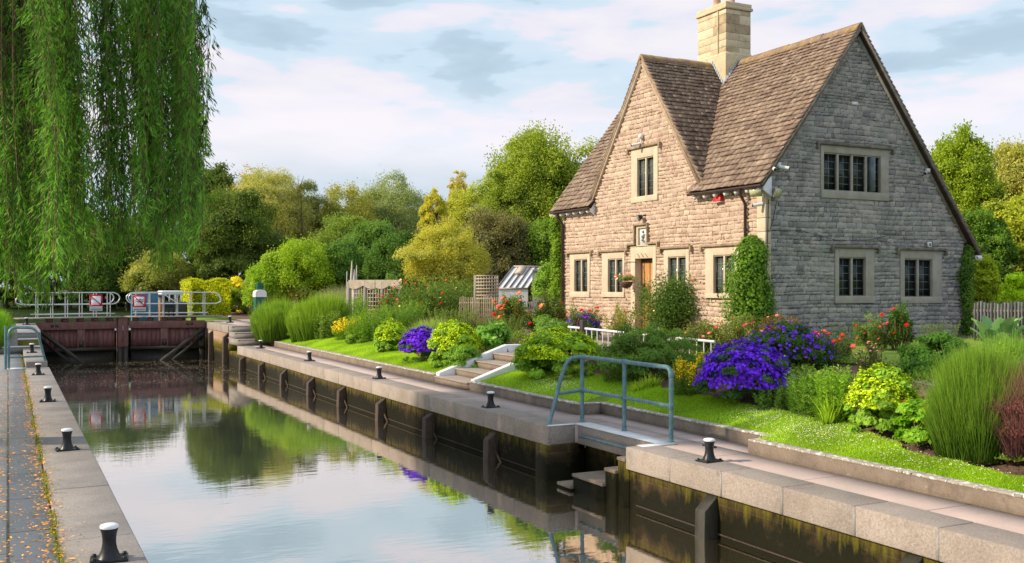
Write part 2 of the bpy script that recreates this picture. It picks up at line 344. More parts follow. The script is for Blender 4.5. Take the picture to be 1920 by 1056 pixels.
def blockwall():
    """damp lock chamber masonry: big courses, moss under the coping, black slime to the waterline"""
    m, nt, bs, out = newmat('lock_masonry'); g = nt.nodes.new('ShaderNodeTexCoord'); sp = nt.nodes.new('ShaderNodeSeparateXYZ')
    nt.links.new(g.outputs['Object'], sp.inputs[0]); cb = nt.nodes.new('ShaderNodeCombineXYZ')
    nt.links.new(mth(nt, 'ADD', sp.outputs['Y'], sp.outputs['X']), cb.inputs[0]); nt.links.new(sp.outputs['Z'], cb.inputs[1])
    br = nt.nodes.new('ShaderNodeTexBrick'); nt.links.new(cb.outputs[0], br.inputs['Vector'])
    for k, x in (('Scale', 1), ('Mortar Size', .012), ('Brick Width', 1.1), ('Row Height', .22)): br.inputs[k].default_value = x
    br.inputs['Color1'].default_value = (.11, .062, .030, 1); br.inputs['Color2'].default_value = (.17, .10, .05, 1); br.inputs['Mortar'].default_value = (.20, .14, .08, 1)
    n1 = noise(nt, g.outputs['Object'], 1.6, 6, .7); n2 = noise(nt, coords(nt, (1, 5, .8)), 2.0, 5, .7)
    z = sp.outputs['Z']
    dark = mth(nt, 'ADD', mth(nt, 'MULTIPLY', z, -1.5), mth(nt, 'SUBTRACT', mth(nt, 'MULTIPLY', n1, 2.6), 1.1), True)
    c = mix(nt, dark, br.outputs['Color'], (.013, .013, .005))
    moss = mth(nt, 'SUBTRACT', mth(nt, 'ADD', mth(nt, 'MULTIPLY', z, 3.4), mth(nt, 'MULTIPLY', n2, 3.4)), .08, True)
    c = mix(nt, mth(nt, 'MULTIPLY', moss, .85), c, mix(nt, n1, (.05, .065, .006), (.36, .29, .03)))
    # the upper reach of the chamber is dry buff stone above the quay level
    dry = mth(nt, 'MULTIPLY', mth(nt, 'SUBTRACT', z, mth(nt, 'SUBTRACT', mth(nt, 'MULTIPLY', n1, .5), .35)), 5, True)
    c = mix(nt, mth(nt, 'MULTIPLY', dry, mth(nt, 'MULTIPLY', mth(nt, 'SUBTRACT', sp.outputs['Y'], 38.5), .8, True)), c, (.40, .28, .19))
    nt.links.new(c, bs.inputs['Base Color']); bs.inputs['Roughness'].default_value = .7; bs.inputs['Specular IOR Level'].default_value = .12
    bump(nt, bs, mth(nt, 'ADD', mth(nt, 'MULTIPLY', br.outputs['Fac'], -.5), noise(nt, g.outputs['Object'], 12, 6, .75)), 1., .05); return m
M['masonry'] = blockwall()
def paving(name, c1, c2, mort, w, h, ang=0, warm=None):
    m, nt, bs, out = newmat(name); g = nt.nodes.new('ShaderNodeTexCoord'); mp = nt.nodes.new('ShaderNodeMapping'); mp.inputs['Rotation'].default_value = (0, 0, ang)
    nt.links.new(g.outputs['Object'], mp.inputs[0]); br = nt.nodes.new('ShaderNodeTexBrick'); nt.links.new(mp.outputs[0], br.inputs['Vector'])
    for k, x in (('Scale', 1), ('Mortar Size', .014), ('Brick Width', w), ('Row Height', h)): br.inputs[k].default_value = x
    br.inputs['Color1'].default_value = (*c1, 1); br.inputs['Color2'].default_value = (*c2, 1); br.inputs['Mortar'].default_value = (*mort, 1)
    n = noise(nt, g.outputs['Object'], 1.1, 6, .65); n3 = noise(nt, g.outputs['Object'], 70, 3, .7)
    c = mix(nt, mth(nt, 'MULTIPLY', mth(nt, 'SUBTRACT', n, .42), 2.2, True), br.outputs['Color'], warm or c2)
    k = nt.nodes.new('ShaderNodeCombineColor'); s = mth(nt, 'ADD', mth(nt, 'MULTIPLY', n3, .7), .65); [nt.links.new(s, k.inputs[i]) for i in range(3)]
    c = mix(nt, 1.0, c, k.outputs[0], 'MULTIPLY')
    st = mth(nt, 'MULTIPLY', mth(nt, 'SUBTRACT', noise(nt, g.outputs['Object'], 3.1, 6, .75), .6), 4, True); c = mix(nt, mth(nt, 'MULTIPLY', st, .6), c, tuple(x * .45 for x in c1)); s2 = mth(nt, 'MULTIPLY', mth(nt, 'SUBTRACT', noise(nt, g.outputs['Object'], .7, 4, .6), .5), 3, True); c = mix(nt, mth(nt, 'MULTIPLY', s2, .45), c, tuple(x * .6 for x in c1))
    nt.links.new(c, bs.inputs['Base Color']); bs.inputs['Roughness'].default_value = .85
    bump(nt, bs, mth(nt, 'ADD', mth(nt, 'MULTIPLY', br.outputs['Fac'], -1.), noise(nt, g.outputs['Object'], 40, 5, .7)), .5, .012); return m
M['slabs'] = paving('grey_slabs', (.37, .37, .375), (.46, .45, .44), (.12, .12, .08), 1.6, .75, PI / 2, (.48, .43, .39))
M['quaypave'] = paving('pink_quay_slabs', (.38, .315, .295), (.45, .37, .345), (.2, .15, .13), 2.4, 1.8, 0, (.54, .41, .385))
M['path'] = mat('path', [(.1, (.30, .25, .19)), (.9, (.46, .39, .31))], 3, .95, fine=(60, .3), bmp=(50, .4))
# ================================================================== THE LOCK
WZ = -.87; XR = 7.9; XL = 1.05; GY = 46.0
def B(): return Buf()
# water
b = B(); grid(b, np.linspace(-.5, 9.5, 40), np.linspace(-12, 47.5, 120), WZ); struct(build(b, 'water', M['water']))
b = B(); box(b, -60, 7.6, 47.6, 60, .2, .42); struct(build(b, 'river', M['water']))
# far ground and land
b = B(); grid(b, np.linspace(-1500, 1500, 30), np.linspace(-1500, 1500, 30), -2.0); struct(build(b, 'ground', M['farland']))
def tz(X, Y): return gz(X, Y) - .14 * np.clip((9.9 - X) / .3, 0, 1) - .05 * np.clip((10.6 - X) / .5, 0, 1) - .5 * (np.abs(Y - 21.0) < 1.0) * np.clip((11.25 - X) / .2, 0, 1) + .02 * np.sin(X * 3.1) * np.cos(Y * 2.3) * (X > 10.6)
b = B(); grid(b, np.concatenate([np.linspace(9.72, 24, 60), np.linspace(25, 60, 20), np.linspace(70, 500, 20)]), np.concatenate([np.linspace(-14, 48, 180), np.linspace(49, 100, 20), np.linspace(120, 800, 14)]), tz)
struct(build(b, 'flower_bed', M['soil'], smooth=True))
b = B(); box(b, -500, 9.7, 60, 800, -1, .70); struct(build(b, 'meadow', M['farland']))
b = B(); box(b, 7.9, 9.7, 47.2, 60, -1, .715); struct(build(b, 'far_bank', M['turf']))
b = B(); box(b, -500, -1.6, -14, 47.2, -1.5, .01); struct(build(b, 'left_bank', M['turf']))

# lawn strip between kerb and bed (with the grass itself as stuff)
edge = lambda y: np.interp(y, [-5, 7, 8.5, 10, 12.2, 14, 17.6, 21, 25, 31, 37, 40], [9.55, 9.6, 9.75, 10.4, 10.5, 10.6, 10.8, 10.5, 10.1, 11.0, 10.5, 10.2])
kerbx = lambda y: np.where(y < 10.75, 9.22, np.where(y < 15.5, 9.68, 9.25))
def lawnz(x, y, k=None, e=None):
    k = kerbx(y) if k is None else k; e = edge(y) if e is None else e; s = np.clip((x - k) / (e - k), 0, 1); ze = np.interp(e, PX, PZ) + .03; return .19 * (1 - s) + ze * s + .03 * np.sin(s * PI)
ys = np.linspace(-5, 38.6, 330); b = B(); V = []
for y in ys:
    e = float(edge(y)) + .05 * math.sin(y * 5) + .04 * math.sin(y * 11.3); k = float(kerbx(y))
    for s in np.linspace(0, 1, 8): x = k + (e - k) * s; V.append((x, y, lawnz(x, y, k, e)))
a = (np.arange(len(ys) - 1)[:, None] * 8 + np.arange(7)[None]).ravel(); a = a[~((np.repeat(ys[:-1], 7) > 19.95) & (np.repeat(ys[:-1], 7) < 22.05))]; b.add(V, np.stack([a, a + 1, a + 9, a + 8], 1))
a2 = np.arange(len(ys) - 1) * 8 + 7; vv = np.array(V); low = vv[7::8].copy(); low[:, 2] -= .12
b.add(np.vstack([vv[7::8], low]), np.stack([np.arange(len(ys) - 1), np.arange(len(ys) - 1) + len(ys), np.arange(len(ys) - 1) + len(ys) + 1, np.arange(len(ys) - 1) + 1], 1))
struct(build(b, 'lawn', M['turf'], smooth=True))
n = 230000; y = 3 + 36 * RNG.random(n) ** 1.5; k = kerbx(y); e = edge(y) + .05 * np.sin(y * 5) + .04 * np.sin(y * 11.3); x = k + (e - k) * RNG.random(n) ** .9 + RNG.normal(0, .012, n)
ok = ~((y > 19.95) & (y < 22.15)); x, y = x[ok], y[ok]; n = len(x)
D = unit(n) * .5; D[:, 2] = 1
pat = .5 + .5 * np.sin(x * 3.3 + 1.5 * np.sin(y * 2.1)) * np.sin(y * 1.7)
b = B(); leaves(b, np.stack([x, y, lawnz(x, y) - .005], 1), D, RNG.uniform(.02, .05, n), .007, np.clip(.2 + .4 * pat + .4 * RNG.random(n), 0, 1))
o = build(b, 'grass', M['leaf'], color=(.19, .33, .018)); stuff(o); tag(o, 'short bright green turf along the kerb', 'grass')
n = 2600; cy = np.array([17.3, 11.6, 10.4, 9.6, 8.4, 7.6]); cx = np.array([9.75, 10.1, 9.7, 9.85, 9.45, 9.4]); i = RNG.choice(6, n, p=[.22, .28, .22, .13, .08, .07])
x = cx[i] + RNG.normal(0, .24, n); y = cy[i] + RNG.normal(0, .5, n); ok = (x > kerbx(y) + .02) & (x < edge(y)); x, y = x[ok], y[ok]; n = len(x)
D = unit(n); D[:, 2] *= .25
b = B(); 
for q in range(2): leaves(b, np.stack([x, y, lawnz(x, y) + .045], 1), D if q == 0 else np.cross(D, (0, 0, 1.)), .013, .012, .8 * np.ones(n), N=np.tile((0, 0, 1.), (n, 1)))
o = build(b, 'daisies', M['petal'], color=(.72, .72, .68)); stuff(o); tag(o, 'small white daisies scattered in the turf', 'daisies')
# cottage lawn, bark, paths
def patch(name, poly, dz, m):
    b = B(); P = np.array(poly, float); c = P.mean(0); R = []
    for q in range(7): R.append(c + (P - c) * (1 - q / 6.5))
    n = len(P); pts = np.concatenate(R); V = np.stack([pts[:, 0], pts[:, 1], tz(pts[:, 0], pts[:, 1]) + dz], 1); f = []
    for q in range(6):
        for k in range(n): f.append((q * n + k, q * n + (k + 1) % n, (q + 1) * n + (k + 1) % n, (q + 1) * n + k))
    b.add(V, f); return struct(build(b, name, m, smooth=True))
patch('cottage_lawn', [(14.2, 12.4), (17.3, 11.2), (21, 12.5), (22.5, 16), (21.5, 17.8), (17, 17.7), (14.5, 17.0), (13.7, 14.6)], .035, M['turf'])
patch('bark_bed', [(11.8, 9.8), (13.6, 9.0), (16, 10), (15.5, 12), (14.2, 13.6), (13.3, 14.6), (12.4, 13.4), (11.7, 11.6)], .02, M['bark_mulch'])
patch('garden_path', [(11.1, 20.1), (13, 20.0), (15.6, 20.2), (15.9, 23), (15.8, 27.5), (13.9, 28.5), (13.6, 24), (12.6, 22.1), (11.1, 21.95)], .03, M['path'])
patch('upper_path', [(8.6, 42), (10.6, 41.2), (12.5, 43), (12, 48), (9.8, 50), (8.2, 47)], .03, M['path'])
patch('side_path', [(12.6, 8.2), (14.2, 8.8), (14.4, 10.6), (13.6, 12.0), (12.9, 11.8), (12.3, 10)], .045, M['path'])

# right quay surface, left quay surface
b = B()
for (x0, x1, y0, y1) in ((8.42, 9.12, -14, 12.0), (8.78, 9.12, 12.0, 14.3), (8.42, 9.12, 14.3, 39.0), (9.12, 9.6, 10.7, 15.5)): box(b, x0, x1, y0, y1, -.4, -.004)
struct(build(b, 'quay_paving', M['quaypave']))
b = B(); box(b, -1.7, .385, -14, 38.4, -.6, 0); struct(build(b, 'towpath', M['slabs']))
b = B(); box(b, -6, .3, 38.4, 47.2, -.6, .7); struct(build(b, 'upper_towpath', M['greyconcrete']))
b = B(); box(b, 8.45, 9.6, 41.0, 47.2, -.4, .715); struct(build(b, 'upper_quay', M['quaypave']))

# right lock wall: masonry, coping stones, timber fenders
RW = thing('lock_wall', 'tall damp right-hand chamber wall topped with granite coping and timber fenders', 'lock wall')
b = B()
for (x0, y0, y1) in ((7.96, -14, 12.0), (8.62, 12.0, 14.3), (7.96, 14.3, 47.2)): box(b, x0, x0 + .5, y0, y1, -2.2, -.3 if y0 < 41 else -.3)
box(b, 7.97, 8.6, 11.86, 12.0, -2.2, -.32); box(b, 7.97, 8.6, 14.3, 14.45, -2.2, -.32); box(b, 7.93, 8.6, 40.9, 47.2, -.3, .44)
build(b, 'masonry', M['masonry'], RW)
rr = random.Random(3)
def coping(parent, x0, x1, y0, y1, z0, z1, m, L=1.04, name='coping_stone'):
    y = y0
    while y < y1 - .05:
        e = min(y1, y + L * rr.uniform(.93, 1.07)); e = y1 if y1 - e < .3 else e
        b = B(); box(b, x0 + rr.uniform(-.004, .004), x1, y + .004, e - .004, z0, z1 + rr.uniform(-.003, .003), rr.random()); build(b, name, m, parent, bevel=.015)
        if m is M['granite'] and e < y1 - .05: b = B(); box(b, x0 - .0015, x0 + .05, e - .02, e + .02, z0 + .01, z1 - .012); build(b, 'pointing', M['greyconcrete'], parent)
        y = e
coping(RW, XR, 8.42, -6, 12.0, -.32, 0, M['granite']); coping(RW, XR, 8.42, 14.3, 39.1, -.32, 0, M['granite'], 1.3)
coping(RW, XR, 8.42, 40.9, 47.2, .42, .715, M['granite'], 1.3)
b = B(); box(b, 8.46, 8.72, 12.0, 14.3, -.32, 0, .4); build(b, 'coping_stone', M['granite'], RW, bevel=.02)
b = B(); box(b, 8.44, 8.76, 11.98, 14.4, 0, .006); box(b, 7.93, 8.44, 14.3, 14.42, 0.002, .008); box(b, 8.1, 8.7, 11.84, 12.02, .002, .008); build(b, 'painted_edge', M['white'], RW)
b = B(); tube(b, [(8.52, 14.2, -.16), (8.38, 14.1, -.16), (8.38, 12.1, -.16), (8.52, 12.04, -.16)], .022, 8); build(b, 'grab_rail', M['rail'], RW, smooth=True)
b = B(); hexa(b, [(7.88, 14.28, -1.6), (8.5, 14.28, -1.6), (8.5, 14.7, -1.6), (7.88, 14.7, -1.6), (7.88, 14.28, -.32), (8.5, 14.28, -.32), (8.5, 14.7, -.32), (7.88, 14.7, -.32)]); build(b, 'pier', M['masonry'], RW)
for i, (ya, yb, z) in enumerate(((12.0, 12.2, -.17), (12.2, 12.48, -.37), (12.48, 13.35, -.6), (13.35, 13.75, -.79))):
    b = B(); box(b, 7.9 - (.04 * i), 8.62, ya, yb, -1.6, z - .05, .3); o = build(b, 'step', M['masonry'], RW); b = B(); box(b, 7.88 - .04 * i, 8.62, ya - .01, yb + .01, z - .05, z, .2); build(b, 'tread', M['kerb'], o, bevel=.01)
for y in (44.4, 41.2, 38, 34.8, 31.7, 28.5, 25.5, 22.4, 19.4, 16.4, 10.1, 6.95, 3.8):
    zt = .42 if y > 40.9 else -.33; b = B(); h = rr.uniform(-.04, .05)
    hexa(b, [(7.72, y - .1, -1.9), (7.97, y - .1, -1.9), (7.97, y + .1, -1.9), (7.72, y + .1, -1.9), (7.76, y - .1, zt - .16 + h), (7.97, y - .1, zt + .0), (7.97, y + .1, zt + .0), (7.76, y + .1, zt - .16 + h)])
    f = build(b, 'timber_fender', M['timber'] if y > 11 else M['gatedark'], RW, bevel=.01)
    if 14 < y < 38:
        b = B(); beam(b, (7.95, y - .42, -1.0), (7.9, y - .1, -.68), .03, .04); build(b, 'brace', M['timber'], f)
# thin pale ledge lines along the wall
b = B(); box(b, 7.94, 7.97, -5, 11.8, -.815, -.80); box(b, 7.945, 7.97, 14.6, 38, -.815, -.80); build(b, 'ledge', M['timber'], RW)
b = B(); box(b, 7.925, 7.94, 45.1, 45.4, .0, .3); build(b, 'depth_plate', M['white'], RW)

LW = thing('lock_wall', 'low grey left-hand chamber wall with worn concrete coping under the willow', 'lock wall')
b = B(); box(b, .4, 1.0, -14, 47.2, -2.2, -.3); box(b, .3, 1.0, 38.4, 47.2, -.3, .42); build(b, 'masonry', M['masonry'], LW)
coping(LW, .4, XL, -6, 31.2, -.3, 0, M['greyconcrete'], 2.6)
coping(LW, .45, 1.0, 31.2, 38.4, -.28, .17, M['greyconcrete'], 2.6)
coping(LW, .3, XL, 39.4, 47.2, .3, .715, M['greyconcrete'], 2.6)
b = B(); box(b, -.02, .44, 30.85, 31.25, 0.0, .012); build(b, 'painted_edge', M['white'], LW)
ST = thing('stone_steps', 'grey steps with white painted nosings beside the left coping', 'steps', (0, 38.4, 0))
for i, z in enumerate((.24, .48, .70)):
    b = B(); box(b, -6, 1.0, 38.0 + i * .45, 39.4, z - .24, z - .03, .3); s = build(b, 'step', M['greyconcrete'], ST); b = B(); box(b, -6, 1.01, 37.98 + i * .45, 38.06 + i * .45, z - .03, z + .004); box(b, -6, 1.0, 38.06 + i * .45, 39.4, z - .03, z - .002); build(b, 'nosing', M['white'], s)
# kerbs
def kerb(label, x0, x1, y0, y1, ret=None, z=.2):
    t = thing('kerb', label, 'kerb', (x0, y0, 0))
    b = B(); box(b, x0, x1, y0, y1, -.1, z - .03)
    if ret: box(b, *ret, -.1, z - .03)
    build(b, 'kerb_body', M['kerb'], t)
    b = B(); y = y0
    while y < y1 - .01:
        e = min(y1, y + .9); box(b, x0 - .006, x1, y + .003, e - .003, z - .03, z + rr.uniform(-.004, .004)); y = e
    if ret: box(b, ret[0], ret[1], ret[2] - .005, ret[3], z - .03, z)
    build(b, 'lichened_top', M['lichen'], t, bevel=.01)
kerb('near kerb edging the turf, its blunt end behind the white-topped bollard', 9.08, 9.24, -6, 10.75)
kerb('set-back kerb behind the blue-grey handrail', 9.56, 9.7, 10.75, 15.35)
kerb('kerb between the set-back corner and the white-sided steps', 9.1, 9.25, 15.35, 20.05, (9.25, 9.7, 15.35, 15.5))
kerb('long straight kerb running from the white-sided steps to the far steps', 9.1, 9.25, 22.1, 38.8)

# garden steps with white cheeks
ST = thing('garden_steps', 'buff concrete steps with sloping white side walls up to the cottage path', 'steps', (9.1, 21, 0))
for i in range(4):
    x = 9.08 + i * .5; z = .17 * (i + 1)
    b = B(); box(b, x, 11.2, 20.12, 22.0, z - .17, z - .035, .5); s = build(b, 'step', M['kerb'], ST); b = B(); box(b, x - .02, 11.2, 20.11, 22.01, z - .035, z, .6); build(b, 'tread', M['granite'], s, bevel=.01)
for y in (20.0, 22.02):
    b = B(); hexa(b, [(9.15, y - .1, 0), (11.3, y - .1, 0), (11.3, y + .1, 0), (9.15, y + .1, 0), (9.15, y - .1, .24), (10.95, y - .1, .86), (10.95, y + .1, .86), (9.15, y + .1, .24)])
    box(b, 10.95, 11.6, y - .1, y + .1, .3, .86); build(b, 'side_wall', M['white'], ST, bevel=.015)
ST = thing('stone_steps', 'three grey risers at the far end of the right quay', 'steps', (7.9, 39, 0))
for i in range(3):
    b = B(); y = 39.05 + i * .6; z = .24 * (i + 1); box(b, 7.93, 9.5, y, 41.2, z - .24, z - .04, .2); s = build(b, 'step', M['greyconcrete'], ST); b = B(); box(b, 7.92, 9.5, y - .02, 41.2, z - .04, z, .3); build(b, 'tread', M['granite'], s, bevel=.01)
b = B(); hexa(b, [(9.5, 38.7, 0), (9.68, 38.7, 0), (9.68, 41.3, 0), (9.5, 41.3, 0), (9.5, 38.7, .15), (9.68, 38.7, .15), (9.68, 41.3, .9), (9.5, 41.3, .9)]); build(b, 'side_wall', M['white'], ST)

# bollards
def make_bollard(name, label, group, horn=False):
    t = thing(name, label, 'bollard', (0, 0, 0), group)
    b = B(); box(b, -.15, .15, -.11, .11, 0, .022); build(b, 'base_plate', M['black'], t, bevel=.004)
    for sx in (-1, 1):
        for sy in (-1, 1): b = B(); lathe(b, (sx * .12, sy * .08, .022), [(.018, 0), (.018, .018), (0, .018)], 6); build(b, 'bolt', M['black'], t)
    b = B(); lathe(b, (0, 0, .02), [(.098, 0), (.085, .02), (.064, .07), (.055, .12), (.055, .16), (.062, .21), (.073, .245), (.073, .25)], 24); build(b, 'column', M['black'], t, smooth=True)
    b = B(); lathe(b, (0, 0, .27), [(.073, 0), (.076, .012), (.072, .026), (.05, .034), (0, .036)], 24); build(b, 'cap', M['cap'], t, smooth=True)
    if horn: b = B(); tube(b, [(0, -.125, .20), (0, .125, .20)], .014, 8); build(b, 'cross_pin', M['black'], t, smooth=True)
    return t
pb = make_bollard('bollard', '', 'mooring bollards along the lock')
spots = [((.76, 9.0, 0), 'largest nearest bollard with white cap at the bottom left'), ((.74, 15.3, 0), 'second nearest bollard on the left coping'), ((.71, 21.9, 0), 'third bollard from the front on the left coping'),
         ((.70, 28.6, 0), 'bollard on the left coping just before the raised block'), ((.68, 35.4, .17), 'bollard on the raised left block behind the grab rail'), ((.68, 45.5, .715), 'bollard at the top of the left steps by the gate'),
         ((8.18, 17.06, 0), 'white-capped bollard on the right quay left of the handrail'), ((8.24, 23.6, 0), 'bollard on the right quay just past the white-sided steps'),
         ((8.29, 30.2, 0), 'bollard on the right quay midway along the long kerb'), ((8.37, 37.2, 0), 'bollard at the foot of the far grey steps'), ((8.6, 44.1, .715), 'dark bollard on the upper quay above the far steps')]
for i, (p, lb) in enumerate(spots):
    o = pb if i == 0 else copy_tree(pb)
    o.location = p; o['label'] = lb; o.rotation_euler.z = rr.uniform(-.12, .12) + (PI / 2 if i > 5 else 0) * 0
o = make_bollard('bollard', 'white-capped bollard with a cross pin nearest on the right quay', 'mooring bollards along the lock', True); o.location = (8.22, 10.5, 0); o.rotation_euler.z = .1

# blue-grey handrail by the recess
t = thing('handrail', 'blue-grey tubular handrail with sloping end above the recessed steps', 'handrail', (8.73, 13, 0))
zt = 1.1; r = .034
b = B(); tube(b, arc([(8.03, 14.5, 0), (8.3, 14.58, .75), (8.45, 14.6, 1.08), (8.73, 14.6, zt), (8.73, 12.05, zt), (8.73, 12.05, 0)], .14, 6), r, 10); build(b, 'top_rail', M['rail'], t, smooth=True)
b = B(); tube(b, [(8.73, 14.6, .53), (8.73, 12.05, .53)], r * .85, 10); tube(b, [(8.73, 14.6, .53), (8.22, 14.56, .50)], r * .85, 10); build(b, 'middle_rail', M['rail'], t, smooth=True)
for y in (14.6, 13.3): b = B(); tube(b, [(8.73, y, 0), (8.73, y, zt)], r, 10); build(b, 'post', M['rail'], t, smooth=True)
for y, z in ((14.6, zt), (14.6, .53), (13.3, zt), (13.3, .53), (12.05, .53), (12.05, 1.0)):
    b = B(); lathe(b, (8.73, y, z - .05), [(.03, 0), (.042, .005), (.042, .095), (.03, .1)], 12); build(b, 'clamp', M['rail'], t, smooth=True)
for x, y in ((8.73, 14.6), (8.73, 13.3), (8.73, 12.05), (8.03, 14.5)): b = B(); lathe(b, (x, y, 0), [(.055, 0), (.055, .012), (.04, .016), (.036, .06)], 12); build(b, 'foot', M['rail'], t, smooth=True)

# left ladder rail
t = thing('ladder_rail', 'pair of blue-grey hooped grab rails on the left quay', 'handrail', (.2, 30.9, 0))
for dy in (0, .7):
    b = B(); tube(b, arc([(.02, 31 + dy, 0), (.02, 31 + dy, 1.15), (.72, 31.1 + dy, 1.12), (.98, 31.3 + dy, .05)], .22, 6), .032, 8); build(b, 'hoop', M['rail'], t, smooth=True)
b = B(); tube(b, [(.02, 31, .32), (.92, 31.2, .32)], .026, 8); build(b, 'cross_rail', M['rail'], t, smooth=True)
for y in (30.95, 31.65): b = B(); tube(b, [(-.06, y, 0), (-.06, y, 1.18)], .035, 8); build(b, 'post', M['rail'], t, smooth=True)

# fallen leaves, moss in the joint, petals on the water
n = 7500; x = np.where(RNG.random(n) < .72, RNG.normal(-.35, .42, n), RNG.normal(.36, .07, n)); pp_ = RNG.random(n); y = 7.5 + 22 * RNG.random(n) ** 1.4; ok = (x < .7) & (x > -1.6); x, y = x[ok], y[ok]; n = len(x)
D = unit(n); D[:, 2] *= .15
b = B(); leaves(b, np.stack([x, y, np.full(n, .008)], 1), D, RNG.uniform(.02, .055, n), RNG.uniform(.008, .02, n), RNG.random(n), N=np.stack([RNG.normal(0, .2, n), RNG.normal(0, .2, n), np.ones(n)], 1))
o = build(b, 'fallen_leaves', leafmat('litter', .1, .7, .35), color=(.42, .25, .03)); stuff(o); tag(o, 'yellow and orange willow leaves strewn over the slabs', 'fallen leaves')
n = 4500; y = 7 + 31 * RNG.random(n) ** 1.5; x = .392 + RNG.normal(0, .016, n) + .01 * np.sin(y * 3); keep = np.sin(y * 2.1) + np.sin(y * 5.3) > -1.0; x, y = x[keep], y[keep]; n = len(x); D = unit(n) * .8; D[:, 2] = .8
b = B(); leaves(b, np.stack([x, y, np.zeros(n)], 1), D, RNG.uniform(.01, .035, n), .012, RNG.random(n)); o = build(b, 'moss', M['leaf'], color=(.14, .17, .03)); stuff(o); tag(o, 'weeds and moss in the joint beside the coping', 'moss')
n = 2600; x = RNG.uniform(1.2, 7.8, n); y = 33 + 11.5 * RNG.random(n) ** .8; keep = (np.sin(x * 1.7 + y) + np.sin(y * 2.2) + RNG.normal(0, .6, n)) > -.3; x, y = x[keep], y[keep]; n = len(x); D = unit(n); D[:, 2] = 0
b = B(); leaves(b, np.stack([x, y, np.full(n, WZ + .004)], 1), D, RNG.uniform(.02, .07, n), RNG.uniform(.02, .05, n), RNG.random(n), N=np.tile((0, 0, 1.), (n, 1)), fold=0)
o = build(b, 'floating_fluff', M['petal'], color=(.34, .29, .25)); stuff(o); tag(o, 'pale seed fluff floating on the dark water by the gate', 'floating fluff')

# ------------------------------------------------------------------ lock gates
def gate_leaf(label, hinge, mitre, side):
    hx, hy = hinge; mx, my = mitre; L = math.hypot(mx - hx, my - hy); d = ((mx - hx) / L, (my - hy) / L); nn = (-d[1] * side, d[0] * side)
    if nn[1] > 0: nn = (-nn[0], -nn[1])          # towards the chamber (smaller y)
    P = lambda u, v, z: (hx + d[0] * u + nn[0] * v, hy + d[1] * u + nn[1] * v, z)
    def bar(b, u0, u1, v0, v1, z0, z1, t=.5): hexa(b, [P(u0, v0, z0), P(u1, v0, z0), P(u1, v1, z0), P(u0, v1, z0), P(u0, v0, z1), P(u1, v0, z1), P(u1, v1, z1), P(u0, v1, z1)], t)
    t = thing('lock_gate', label, 'lock gate', (hx, hy, WZ))
    b = B(); bar(b, 0, L - .25, .0, .16, .46, .78, .6); build(b, 'top_beam', M['gatewood'], t, bevel=.012)
    b = B(); bar(b, L - .21, L - .01, -.1, .17, -.34, .93, .55); build(b, 'mitre_post', M['gatewood'], t, bevel=.012)
    b = B(); bar(b, L - .2, L - .01, -.1, .15, -1.8, -.345, .2); build(b, 'mitre_post_foot', M['gatedark'], t)
    b = B(); bar(b, 0, .25, -.1, .10, -1.8, .455, .2); build(b, 'heel_post', M['gatedark'], t)
    b = B(); bar(b, L * .5 - .16, L * .5 + .16, .0, .13, -.34, .455, .7); s = build(b, 'stile', M['gatewood'], t, bevel=.01)
    b = B(); bar(b, L * .5 - .11, L * .5 + .11, .131, .15, -.30, -.02); build(b, 'paddle_opening', M['gatedark'], s)
    u = .27
    while u < L - .32:
        e = min(u + .2, L - .31)
        if abs((u + e) / 2 - L * .5) > .14: b = B(); bar(b, u + .004, e - .004, -.08, .02 + rr.uniform(0, .008), -.34, .455, rr.random()); build(b, 'board', M['gatewood'], t)
        u = e
    b = B(); bar(b, .0, L - .3, -.02, .22, -.46, -.34, .3); build(b, 'middle_beam', M['gatedark'], t)
    b = B(); bar(b, .26, L - .31, -.12, -.02, -1.8, -.462, .3); build(b, 'lower_boarding', M['gatedark'], t)
    b = B()
    for k in np.linspace(.5, L - .5, 5): bar(b, k - .11, k + .11, -.3, .1, .782, .93)
    build(b, 'deck_bearer', M['gatewood'], t)
    b = B()
    for k in range(4): bar(b, -.75, L - .02, -.62 + k * .21, -.62 + k * .21 + .2, .935, .985 + k * .001)
    build(b, 'walkway', M['plank'], t)
    b = B(); bar(b, .5, .62, .161, .175, .58, .70); bar(b, .68, .80, .161, .175, .58, .70); build(b, 'bolt_plate', M['galv'] if 0 else M['gatedark'], t)
    for v in (.18, -.62):

        rp = [P(-.5, v, 1.55), P(-.72, v, 1.62), P(-.5, v, 2.03), P(L - .3, v, 2.03), P(L - .1, v, 1.8), P(L - .3, v, 1.53), P(-.5, v, 1.53)]
        b = B(); tube(b, arc(rp, .2, 5), .025, 6); tube(b, [P(-.1, v, 1.12), P(L - .35, v, 1.12)], .018, 6)
        o = build(b, 'rail', M['galv'], t, smooth=True)
        for k in np.linspace(0, L - .55, 6): b = B(); tube(b, [P(k + (.12 if v < 0 else 0), v, .98), P(k + (.12 if v < 0 else 0), v, 2.03)], .02, 6); build(b, 'rail_post', M['galv'], o, smooth=True)
    return t, P, L

